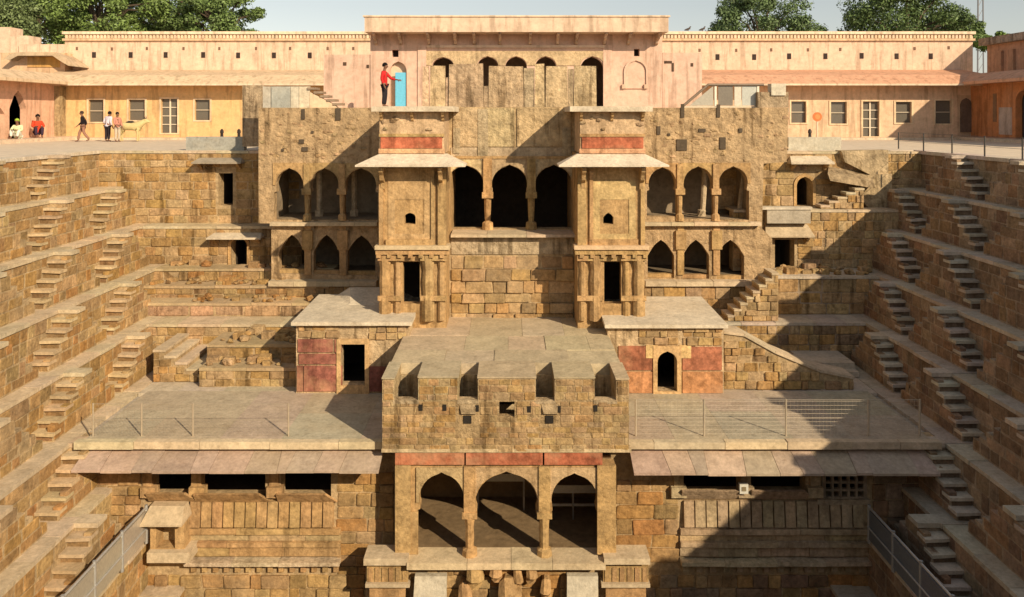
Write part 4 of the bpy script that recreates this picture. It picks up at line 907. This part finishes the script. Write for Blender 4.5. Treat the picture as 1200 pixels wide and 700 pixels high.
# left wing: comes towards the camera along x=-30.3
wl_ = thing('rim_arcade', 'pink arcade wing with pointed doorways behind the seated people', 'arcade', (-31, 49, 0))
XW = -30.3
def wy(p): return XW*F/(p-CX)                       # depth along the wing wall at picture column p
dh = []
for (p0,p1,q0,qs) in ((11,31,106,128),(-12,5.5,124,134)):
    ya, yb = sorted((wy(p0), wy(p1))); yc = (ya+yb)/2; zt_ = Z(q0,yc); zs = Z(qs,yc)
    dh.append(arch(yc, yb-ya, .02, zs, zt_, 'tent'))
part(MB().prism([(40,-.02),(40,3.75),(54.0,3.75),(54.0,-.02)],'x',XW-.4,XW,dh),'lower_wall',wl_,M_WASH,(.70,.42,.28))
for d_ in dh:
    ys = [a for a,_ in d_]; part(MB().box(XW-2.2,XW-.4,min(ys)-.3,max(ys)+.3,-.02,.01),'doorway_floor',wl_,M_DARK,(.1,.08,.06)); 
    part(MB().box(XW-2.3,XW-2.2,min(ys)-2,max(ys)+6.2,0,3.7),'doorway_back',wl_,M_DARK,(.05,.06,.03))  # floor and back coloured dark for the shade behind the doorway
part(MB().box(XW-2.2,XW-.4,40,54,3.6,3.7),'ceiling',wl_,M_DARK,INNER_SHADE)
part(MB().prism([(XW,3.70),(XW+1.2,3.66),(XW+1.2,3.85),(XW+.1,4.42),(XW-3,4.7),(XW-3,3.70)],'y',40,54.3),'eave',wl_,M_WASH,(.64,.47,.30))
part(MB().box(XW-.1,XW+.35,53.2,53.95,.02,3.6),'corner_pillar',wl_,M_RUBBLE,(.42,.31,.17))
part(MB().box(XW-3.2,XW-3,40,51.5,4.6,8.0),'upper_wall',wl_,M_WASH,PEACH)
part(MB().box(XW,XW+1.6,40,54,.0,.22),'plinth',wl_,M_SLAB,(.66,.5,.36))
# small roofed corner kiosk on the left wing
kz = thing('roof_kiosk', 'small curved roof kiosk with an orange opening on the arcade corner', 'kiosk', (-31, 55, 4.6))
Yk = 56.0
part(MB().pbox(Yk,1.5,0,76,62,86),'kiosk_wall',kz,M_WASH,(.70,.46,.28)); part(MB().pbox(Yk-.05,.05,32,70,66,79),'orange_recess',kz,M_WASH,(.62,.34,.10))
part(MB().prism(ppoly(Yk,[(14,70),(20,65),(28,62.5),(72,62.5),(82,68),(92,75),(96,79),(88,78),(78,72),(70,66.5),(30,66.5),(20,72)]),'y',Yk-.9,Yk+1),'curved_roof',kz,M_WASH,(.5,.38,.25))
part(MB().pbox(Yk+.3,1.5,22,75,52,62.4),'parapet_block',kz,M_WASH,PEACH); part(MB().pbox(Yk+.6,1.5,-30,12,32,62),'stair_turret',kz,M_WASH,PEACH); part(MB().pbox(Yk+.5,1.5,12,22,43,62),'stair_turret',kz,M_WASH,PEACH); part(MB().pbox(Yk+.45,1.5,22,34,42,52),'parapet_block',kz,M_WASH,PEACH)
# right wing
wr = thing('rim_arcade', 'shaded orange arcade wing with pale wall paintings beside the peach arcade', 'arcade', (32, 48, 0))
XR = 31.4; wyr = lambda p: XR*F/(p-CX)
ya, yb = sorted((wyr(1190), wyr(1212))); dh = [arch((ya+yb)/2, yb-ya, .02, Z(118,47), Z(104,47), 'pointed')]
part(MB().prism([(36,-.02),(36,3.75),(54,3.75),(54,-.02)],'x',XR,XR+.4,dh),'lower_wall',wr,M_WASH,(.60,.25,.10))
part(MB().box(XR+.5,XR+.6,ya-.2,yb+.2,.0,3.4),'dark_door',wr,M_GLASS,(.05,.07,.07))
part(MB().prism([(XR,3.70),(XR-1.25,3.66),(XR-1.25,3.85),(XR-.1,4.42),(XR+3,4.7),(XR+3,3.70)],'y',36,54.3),'eave',wr,M_WASH,(.62,.34,.21))
part(MB().box(XR+2.8,XR+3.4,36,56.8,4.5,6.6),'upper_wall',wr,M_WASH,(.50,.30,.20))
for i in range(14): part(MB().box(XR+2.6,XR+2.8,38+i*1.3,38.5+i*1.3,4.6,6.1),'pier',wr,M_WASH,(.42,.25,.16))
part(MB().box(XR+2.3,XR+3.6,36,57.0,6.6,7.1),'cornice',wr,M_RUBBLE,(.35,.28,.22))
part(MB().box(XR-1.4,XR,36,54,0,.2),'plinth',wr,M_SLAB,(.6,.5,.38))
for (p0,p1,q0,q1,c_) in ((1171,1186,126,158,(.58,.46,.38)),(1164,1168,110,143,(.30,.17,.09))):
    a, b_ = sorted((wyr(p0),wyr(p1))); part(MB().box(XR-.03,XR,a,b_,Z(q1,(a+b_)/2),Z(q0,(a+b_)/2)),'painted_panel',wr,M_WASH,c_)
nb = part(MB().prism(parch(54,1125,1138,115,155,124,'pointed'),'y',53.9,53.99),'niche',arr,M_DARK,(.16,.11,.08))  # flat dark panel, shade of the niche put into its colour
part(MB().prism([(X(1122,54),.2),(X(1122,54),3.0),(X(1141,54),3.0),(X(1141,54),.2)],'y',53.93,53.98,[]),'niche_surround',arr,M_WASH,(.55,.38,.24)).location.y = .055
# round orange sign, hydrant
sg = thing('round_sign', 'round orange sign on a thin post before the peach arcade', 'sign', (X(957.5,52),52,0))
part(MB().tube([(X(957.5,52),52,0),(X(957.5,52),52,Z(142,52))],.045,8),'post',sg,M_PAINT,(.75,.55,.4))
part(MB().tube([(X(957.5,52),51.93,Z(137,52)),(X(957.5,52),51.99,Z(137,52))],.30,20),'disc',sg,M_PAINT,(.75,.17,.05)); part(MB().tube([(X(957.5,52),51.915,Z(137,52)),(X(957.5,52),51.925,Z(137,52))],.17,16),'disc_centre',sg,M_PAINT,(.8,.25,.08))
for (p, lab) in ((949,'short dark bollard before the peach arcade next to the orange sign'),(260,'short dark bollard before the yellow arcade'),(280,'short dark bollard beside the brown gallery pier')):
    bo_ = thing('bollard', lab, 'bollard', (X(p,50),50,0)); part(MB().lathe(X(p,50),50,[(0,.1),(.5,.09),(.55,.12),(.7,.1),(.78,.03)],8),'post',bo_,M_METAL,(.05,.04,.035))
# ================================================================== rails
def rail(label, posts, h, r, col_, name='rail_post', rails=(1.0,.5), mat=M_METAL, screen=False):
    t = thing('railing', label, 'railing', posts[0])
    for p in posts: part(MB().tube([p,(p[0],p[1],p[2]+h)],r,6),name,t,mat,col_)
    for f_ in rails: part(MB().tube([(p[0],p[1],p[2]+h*f_-.02) for p in posts],r*.25,5),'wire',t,mat,col_)
    if screen:
        m = MB(); a, b_ = Vector(posts[0]), Vector(posts[-1]); n = int((b_-a).length/.11)
        for i in range(n):
            p = a.lerp(b_, (i+.5)/n); m.tube([p, p + Vector((0,0,h*.97))], .003, 3, False)
        for i in range(9): m.tube([a + Vector((0,0,h*(i+.5)/9)), b_ + Vector((0,0,h*(i+.5)/9))], .0025, 3, False)
        part(m, 'wire_mesh', t, mat, col_, kind='stuff')
    return t
Yp = 24.25
rail('thin pale rail posts with wire along the sunlit roof terrace', [(X(p,Yp),Yp,PZ) for p in (109,166,226,338)] , 1.0,.026,(.60,.50,.36), screen=True)
rail('pale rail posts with wire along the half shaded roof terrace', [(X(p,Yp),Yp,PZ) for p in (745,825,921,1018,1078)] , 1.12,.03,(.62,.53,.40), screen=True)
rail('dark rim railing above the shaded terrace flank', [(18.75,y,.03) for y in (38.2,35.9,33.6,31.3,29.0,26.7)], .8,.03,(.10,.09,.08))
def sheet_fence(s):
    x = s*10.85; z = ZK[7]
    t = thing('sheet_fence', 'pale sheet metal fence down the sunlit lowest ledge' if s < 0 else 'dark sheet metal fence down the shaded lowest ledge', 'fence', (x, 22, z))
    c_ = (.60,.55,.46) if s < 0 else (.22,.24,.27)
    for i in range(6):
        y1 = 23.9 - 1.5*i; part(MB().box(x-.02,x+.02,y1-1.47,y1-.03,z+.12,z+1.0),'sheet',t,M_METAL,jit(c_,.06)); part(MB().tube([(x,y1,z),(x,y1,z+1.15)],.05,6),'post',t,M_METAL,(.5,.49,.46))
    part(MB().tube([(x,14.8,z+1.08),(x,23.9,z+1.08)],.035,6),'top_rail',t,M_METAL,(.6,.58,.54)); part(MB().tube([(x-s*.05,14.8,z+.5),(x-s*.05,23.9,z+.5)],.025,6),'mid_rail',t,M_METAL,(.6,.58,.54))
sheet_fence(-1); sheet_fence(1)
# little shrine under its own slab roof at the foot of the sunlit front wall
sh = thing('wall_shrine', 'small slab roofed shrine niche at the end of the sunlit front wall', 'shrine', (X(197,23.6),23.9,Z(645,23.6)))
chhajja(sh,'shrine_roof',X(176,23.9),X(216,23.9),23.9,Z(593,23.9),.45,.34,.10,(.54,.42,.27))
m = MB().prism(prect(23.8,176,216,606,648),'y',23.8,24.3,[prect(23.8,183,205,612,643)]); part(m,'niche_frame',sh,M_CARVED,CREAM); part(MB().pbox(24.3,.05,180,210,608,646),'niche_back',sh,M_CARVED,(.45,.33,.18))
part(MB().pbox(23.6,.7,172,222,648,660),'shrine_base',sh,M_SLAB,LEDGE)
# ================================================================== people and a cow
def skin(name, joints, edges, parent, mat, color, root=0, sub=1):
    me = bpy.data.meshes.new(name); me.from_pydata([j[0] for j in joints], edges, [])
    o = bpy.data.objects.new(name, me); col.objects.link(o)
    md = o.modifiers.new('skin','SKIN'); ss = o.modifiers.new('sub','SUBSURF'); ss.levels = sub
    for i, j in enumerate(joints):
        r = j[1]; o.data.skin_vertices[0].data[i].radius = (r, r) if not isinstance(r, tuple) else r
    o.data.skin_vertices[0].data[root].use_root = True
    dg = bpy.context.evaluated_depsgraph_get(); dg.update()
    nm = bpy.data.meshes.new_from_object(o.evaluated_get(dg)); bpy.data.objects.remove(o); nm.name = name
    for p in nm.polygons: p.use_smooth = True
    nm.materials.clear(); nm.materials.append(mat)
    r_ = bpy.data.objects.new(name, nm); col.objects.link(r_); r_.parent = parent; r_.color = (*color,1); return r_
def person(label, loc, rz, pose, shirt, legs, skin_c=(.20,.10,.06), hair=(.012,.01,.01), scale=1., scarf=None, long_=False):
    t = thing('person', label, 'person', loc); t.rotation_euler = (0,0,rz); t.scale = (scale,)*3
    J = []; E = []
    def j(co, r): J.append((co, r)); return len(J)-1
    def e(a, b_): E.append((a, b_))
    P = pose; hip = Vector(P['hip']); chest = Vector(P['chest']); neck = Vector(P['neck']); head = Vector(P['head'])
    h0 = j(hip,.12); c0 = j(chest,(.17,.11)); n0 = j(neck,.055); hd = j((neck+head)/2+Vector((0,-.02,.03)),.075); tp = j(head,.095); cr = j(head+Vector((0,.01,.09)),.07)
    e(h0,c0); e(c0,n0); e(n0,hd); e(hd,tp); e(tp,cr)
    ns = j(head+Vector((0,-.115,-.02)),.016); e(tp,ns)
    for s in ('l','r'):
        sgn = -1 if s == 'l' else 1
        sh_ = j(chest + Vector((sgn*.18,0,.1)),.06); el = j(P['elbow_'+s],.042); wr_ = j(P['wrist_'+s],.03)
        e(c0,sh_); e(sh_,el); e(el,wr_)
        d = (Vector(P['wrist_'+s]) - Vector(P['elbow_'+s])).normalized(); side = d.cross(Vector((0,1,.2))).normalized(); fwd = d.cross(side)
        pm = j(Vector(P['wrist_'+s]) + d*.06,(.038,.018)); e(wr_,pm)
        for k in range(4):
            f1 = j(Vector(P['wrist_'+s]) + d*.105 + side*(.027-.018*k),.009); f2 = j(Vector(P['wrist_'+s]) + d*(.145+.012*(k in (1,2))) + side*(.027-.018*k) + fwd*.012,.008); f3 = j(Vector(P['wrist_'+s]) + d*(.165+.016*(k in (1,2))-.012*(k==3)) + side*(.026-.017*k) + fwd*.03,.007); e(pm,f1); e(f1,f2); e(f2,f3)
        th = j(Vector(P['wrist_'+s]) + d*.055 + side*.05 + fwd*.01,.010); th2 = j(Vector(P['wrist_'+s]) + d*.095 + side*.06 + fwd*.02,.009); e(pm,th); e(th,th2)
        hp = j(hip + Vector((sgn*.09,0,-.04)),.09); kn = j(P['knee_'+s],.06); an = j(P['ankle_'+s],.04); to = j(Vector(P['ankle_'+s]) + Vector((0,-.17,-.045)),.035)
        e(h0,hp); e(hp,kn); e(kn,an); e(an,to)
    skin('body', J, E, t, M_SKIN, skin_c)
    # shirt
    JJ = [(hip+Vector((0,0,-.06 if not long_ else -.28)),(.18,.13) if not long_ else (.2,.15)),(hip+Vector((0,0,.06)),(.155,.12)),(chest,(.195,.13)),(neck+Vector((0,0,-.05)),.085)]; EE = [(0,1),(1,2),(2,3)]
    for s, sgn in (('l',-1),('r',1)):
        b_ = len(JJ); JJ += [(chest + Vector((sgn*.18,0,.1)),.08),(Vector(P['elbow_'+s]),.06),(Vector(P['elbow_'+s])*.25+Vector(P['wrist_'+s])*.75,.048)]; EE += [(2,b_),(b_,b_+1),(b_+1,b_+2)]
    skin('shirt', JJ, EE, t, M_CLOTH, shirt, root=1)
    JJ = [(hip+Vector((0,0,.05)),(.15,.12))]; EE = []
    for s, sgn in (('l',-1),('r',1)):
        b_ = len(JJ); JJ += [(hip + Vector((sgn*.09,0,-.05)),.108),(Vector(P['knee_'+s]),.08),(Vector(P['ankle_'+s])+Vector((0,0,.03)),.065)]; EE += [(0,b_),(b_,b_+1),(b_+1,b_+2)]
    skin('trousers', JJ, EE, t, M_CLOTH, legs)
    hb = bmesh.new(); bmesh.ops.create_icosphere(hb, subdivisions=2, radius=1)
    for v in hb.verts:
        v.co = Vector((v.co.x*.105, v.co.y*.115+.02, max(v.co.z,-.45 + (.5 if v.co.y < -.2 else 0))*.115+.045)) + head
    hm = bpy.data.meshes.new('hair'); hb.to_mesh(hm); hb.free(); hm.materials.append(M_CLOTH)
    ho = bpy.data.objects.new('hair', hm); col.objects.link(ho); ho.parent = t; ho.color = (*(scarf or hair),1)
    for sgn in (-1,1):
        em = MB().tube([tuple(head+Vector((sgn*.035,-.098,.01))),tuple(head+Vector((sgn*.035,-.088,.01)))],.012,6).mesh('eye'); em.materials.append(M_CLOTH)
        eo = bpy.data.objects.new('eye', em); col.objects.link(eo); eo.parent = t; eo.color = (.02,.02,.02,1)
    return t
STAND = dict(hip=(0,0,.92),chest=(0,0,1.28),neck=(0,0,1.48),head=(0,-.02,1.62),elbow_l=(-.26,.03,1.10),elbow_r=(.26,.03,1.10),wrist_l=(-.27,-.08,.86),wrist_r=(.27,-.08,.86),
             knee_l=(-.1,-.02,.5),knee_r=(.1,-.02,.5),ankle_l=(-.1,.02,.08),ankle_r=(.1,.02,.08))
def pose(**k): d = dict(STAND); d.update(k); return d
WALK = pose(chest=(0,-.03,1.28),neck=(0,-.05,1.47),head=(0,-.09,1.60),knee_l=(-.09,-.2,.52),ankle_l=(-.09,-.27,.08),knee_r=(.09,.05,.5),ankle_r=(.09,.32,.12),elbow_l=(-.25,.12,1.08),wrist_l=(-.24,.05,.84),elbow_r=(.25,-.06,1.08),wrist_r=(.22,-.25,.92))
SIT = pose(hip=(0,.05,.14),chest=(0,-.02,.5),neck=(0,-.06,.69),head=(0,-.1,.83),knee_l=(-.17,-.36,.42),knee_r=(.17,-.36,.42),ankle_l=(-.13,-.42,.07),ankle_r=(.13,-.42,.07),elbow_l=(-.25,-.18,.4),elbow_r=(.25,-.18,.4),wrist_l=(-.12,-.38,.42),wrist_r=(.12,-.38,.42))
REACH = pose(elbow_r=(.26,-.2,1.14),wrist_r=(.2,-.46,1.1),chest=(0,.0,1.28),head=(0,-.04,1.62))
D = math.radians
Yq = 34.4
person('person in a red jacket and dark trousers reaching towards the blue door', (X(450.5,Yq),Yq,PF), D(80), REACH, (.55,.03,.03), (.03,.025,.03), scale=1.10)
person('person in a long dark coat walking along the rim with bare pale legs', (X(97.5,49),49,.0), D(-70), WALK, (.018,.014,.016), (.30,.16,.11), scale=1.09, long_=True, hair=(.05,.035,.03))
person('person in a pale lilac shirt and black trousers standing with back turned', (X(126,49.3),49.3,.0), D(160), pose(chest=(0,-.08,1.27),neck=(0,-.12,1.45),head=(0,-.17,1.57),wrist_r=(.2,-.25,.95)), (.62,.56,.62), (.03,.025,.03), scale=1.1)
person('person in a faded red shirt and light trousers beside the cow', (X(137.5,48.6),48.6,.0), D(60), pose(wrist_l=(-.2,-.32,1.0),elbow_l=(-.24,-.08,1.08)), (.50,.22,.16), (.50,.42,.32), scale=1.04)
person('person in a bright red top sitting on the arcade plinth', (X(44,50.0),50.0,.22), D(40), dict(SIT, hip=(0,.05,.3),chest=(0,-.0,.66),neck=(0,-.03,.86),head=(0,-.06,1.0),elbow_l=(-.25,-.14,.55),elbow_r=(.25,-.14,.55),wrist_l=(-.12,-.36,.55),wrist_r=(.12,-.36,.55),knee_l=(-.14,-.42,.5),knee_r=(.14,-.42,.5),ankle_l=(-.12,-.4,.08),ankle_r=(.12,-.4,.08)), (.66,.07,.03), (.05,.03,.05), scale=1.3)
person('person wrapped in white and lime green sitting by the dark arch', (X(21,48.2),48.2,.22), D(10), SIT, (.62,.66,.40), (.68,.66,.56), scale=1.25, scarf=(.30,.46,.05))
# cow
cw = thing('cow', 'pale yellow cow with a dark cloth on its back beside the people on the rim', 'cow', (X(153,49.2),49.2,0)); cw.rotation_euler = (0,0,D(4))
cj = [((-.55,0,.98),.2),((-.2,0,.93),.27),((.25,0,.95),.27),((.55,0,1.05),.22),((.78,0,1.25),.13),((.95,0,1.33),.12),((1.18,0,1.18),.065),((-.72,0,.95),.12),((-.82,0,.65),.025),((-.83,0,.35),.03)]
ce = [(0,1),(1,2),(2,3),(3,4),(4,5),(5,6),(0,7),(7,8),(8,9)]
for (x_,y_,par) in ((.45,-.13,3),(.45,.13,3)):
    b_ = len(cj); cj += [((x_,y_,.7),.1),((x_+.02,y_,.4),.055),((x_-.01,y_,.1),.045),((x_+.03,y_,.03),.05)]; ce += [(par,b_),(b_,b_+1),(b_+1,b_+2),(b_+2,b_+3)]
for (x_,y_,par) in ((-.5,-.14,0),(-.5,.14,0)):
    b_ = len(cj); cj += [((x_+.05,y_,.7),.12),((x_-.1,y_,.45),.06),((x_-.04,y_,.1),.042),((x_,y_,.03),.05)]; ce += [(par,b_),(b_,b_+1),(b_+1,b_+2),(b_+2,b_+3)]
for y_ in (-.16,.16): b_ = len(cj); cj += [((.9,y_,1.38),.03)]; ce += [(5,b_)]
skin('body', cj, ce, cw, M_SKIN, (.56,.45,.21), root=1)
cloth = MB().tube([(-.28,0,1.16),(-.1,0,1.18),(.1,0,1.19),(.22,0,1.18)],[.06,.12,.12,.06],8).mesh('back_cloth'); cloth.materials.append(M_CLOTH)
co_ = bpy.data.objects.new('back_cloth',cloth); col.objects.link(co_); co_.parent = cw; co_.color = (.05,.04,.03,1)
for y_ in (-1,1):
    hm = MB().tube([(.9,y_*.06,1.42),(.92,y_*.13,1.52),(.95,y_*.12,1.62)],[.022,.016,.005],6).mesh('horn'); hm.materials.append(M_PAINT); ho = bpy.data.objects.new('horn',hm); col.objects.link(ho); ho.parent = cw; ho.color=(.08,.06,.05,1)
# ================================================================== trees beyond the roofs, mast, birds
def tree(name, label, base, height, rx, rz, nclump, nleaf, color, leaf=.32, seed=1, trunk_h=None, flat=1.0):
    r = random.Random(seed); t = thing(name, label, 'tree', base); b = Vector(base)
    cz = height - rz; tm = MB(); top = b + Vector((0,0,cz)); 
    tm.tube([b,b+Vector((.1,0,cz*.4)),b+Vector((-.1,.1,cz*.8)),top],[height*.035,height*.027,height*.02,height*.012],8)
    cl = []
    for i in range(nclump):
        while True:
            v = Vector((r.uniform(-1,1),r.uniform(-1,1),r.uniform(-1,1)))
            if .35 < v.length < 1: break
        if r.random() < .7: v = v.normalized()*r.uniform(.72,1.0)
        c = top + Vector((v.x*rx, v.y*rx*.8, v.z*rz)); cl.append((c, r.uniform(.14,.30)*rx))
        if i < 16:
            mid = (top + c)/2 + Vector((0,0,-.3)); tm.tube([b+Vector((0,0,cz*.75)),mid,c],[height*.012,height*.007,height*.002],5,False)
    part(tm,'trunk',t,M_BARK,(.11,.08,.055))
    vs = []; fs = []
    for c, rad in cl:
        for _ in range(nleaf):
            d = Vector((r.gauss(0,1),r.gauss(0,1),r.gauss(0,1))); d = d.normalized()*rad*r.uniform(.35,1.05); d.z *= .75; p = c + d
            n = (d.normalized()*.7 + Vector((r.uniform(-1,1),r.uniform(-1,1),r.uniform(-.2,1)))).normalized(); u = n.orthogonal().normalized(); a = r.uniform(0,6.28); u = (Matrix.Rotation(a,3,n) @ u); w = n.cross(u)
            l = leaf*r.uniform(.6,1.3); q = len(vs)
            vs += [p-u*l, p+w*l*.45, p+u*l, p-w*l*.45]; fs.append((q,q+1,q+2,q+3))
    me = bpy.data.meshes.new('crown'); me.from_pydata(vs,[],fs); me.materials.append(M_LEAF)
    link('crown', me, t, (0,0,0), color); return t
def tr(label, p, q_top, Y, rx, seed, color=(.055,.085,.025), squash=.75, name='leafy_tree', n=60, nl=150):
    h_ = Z(q_top,Y); tree(name, label, (X(p,Y),Y,0), h_, rx, rx*squash, n, nl*3, color, .165, seed)
tr('broad dark green tree behind the arcade corner, farthest from the palace', 40, -45, 78, 6.0, 3, (.075,.115,.03))
tr('tall bright green tree between the darker crowns over the yellow arcade', 118, -50, 74, 5.6, 5, (.11,.16,.04))
tr('deep green tree whose crown spreads towards the mast of sky beside the palace', 195, -48, 80, 6.0, 8, (.075,.115,.033))
tr('sparse edged tree nearest the palace above the yellow arcade', 258, -18, 76, 4.0, 11, (.095,.14,.04), .8, n=44, nl=110)
tr('pale fringe tree at the far end beyond the kiosk', -25, -35, 70, 5.0, 14, (.11,.145,.055))
tr('rounded green tree alone above the peach arcade', 893, -14, 84, 5.8, 17, (.08,.12,.045), .75)
tr('wide dark tree above the peach arcade beside the lattice mast', 1062, -24, 82, 6.2, 21, (.072,.11,.034), .78, n=76)
tr('smaller tree tucked behind the wide dark tree', 1118, 10, 86, 3.4, 25, (.09,.135,.04), .8, n=40, nl=120)
tr('low bright shrub crown past the lattice mast', 1165, 38, 84, 1.9, 29, (.12,.18,.04), .5, 'leafy_shrub', 24, 90)
ms = thing('lattice_mast', 'thin steel lattice mast rising beside the wide dark tree', 'mast', (X(1149,110),110,0))
bx_ = X(1149,110); zz = 24
for (dx,dy) in ((-.45,0),(.45,0),(0,.7)): part(MB().tube([(bx_+dx,110+dy,0),(bx_+dx*.7,110+dy*.7,zz)],.09,6),'leg',ms,M_METAL,(.25,.25,.26))
for i in range(16):
    z_ = zz*i/16; part(MB().tube([(bx_-.45*(1-.3*i/16),110,z_),(bx_+.45*(1-.3*i/16),110,z_+1.4)],.035,5),'brace',ms,M_METAL,(.25,.25,.26))
def bird(label, p, q, Y):
    t = thing('pigeon', label, 'bird', (X(p,Y),Y,Z(q,Y))); b = Vector((X(p,Y),Y,Z(q,Y)))
    m = MB(); m.tube([b+Vector(v) for v in ((-.26,0,.10),(-.12,0,.13),(.02,0,.17),(.12,0,.22),(.15,0,.30),(.19,0,.35),(.25,0,.34))],[.02,.07,.1,.09,.05,.05,.012],8)
    part(m,'body',t,M_CLOTH,(.10,.08,.07),smooth=True)
    for y_ in (-.04,.04): part(MB().tube([b+Vector((.03,y_,0)),b+Vector((.02,y_,.1))],.012,5),'leg',t,M_CLOTH,(.2,.08,.05))
bird('dark pigeon perched on the parapet nearest the palace block', 806, 37.2, 57.3); bird('dark pigeon perched on the parapet below the rounded tree', 823, 37.2, 57.3)
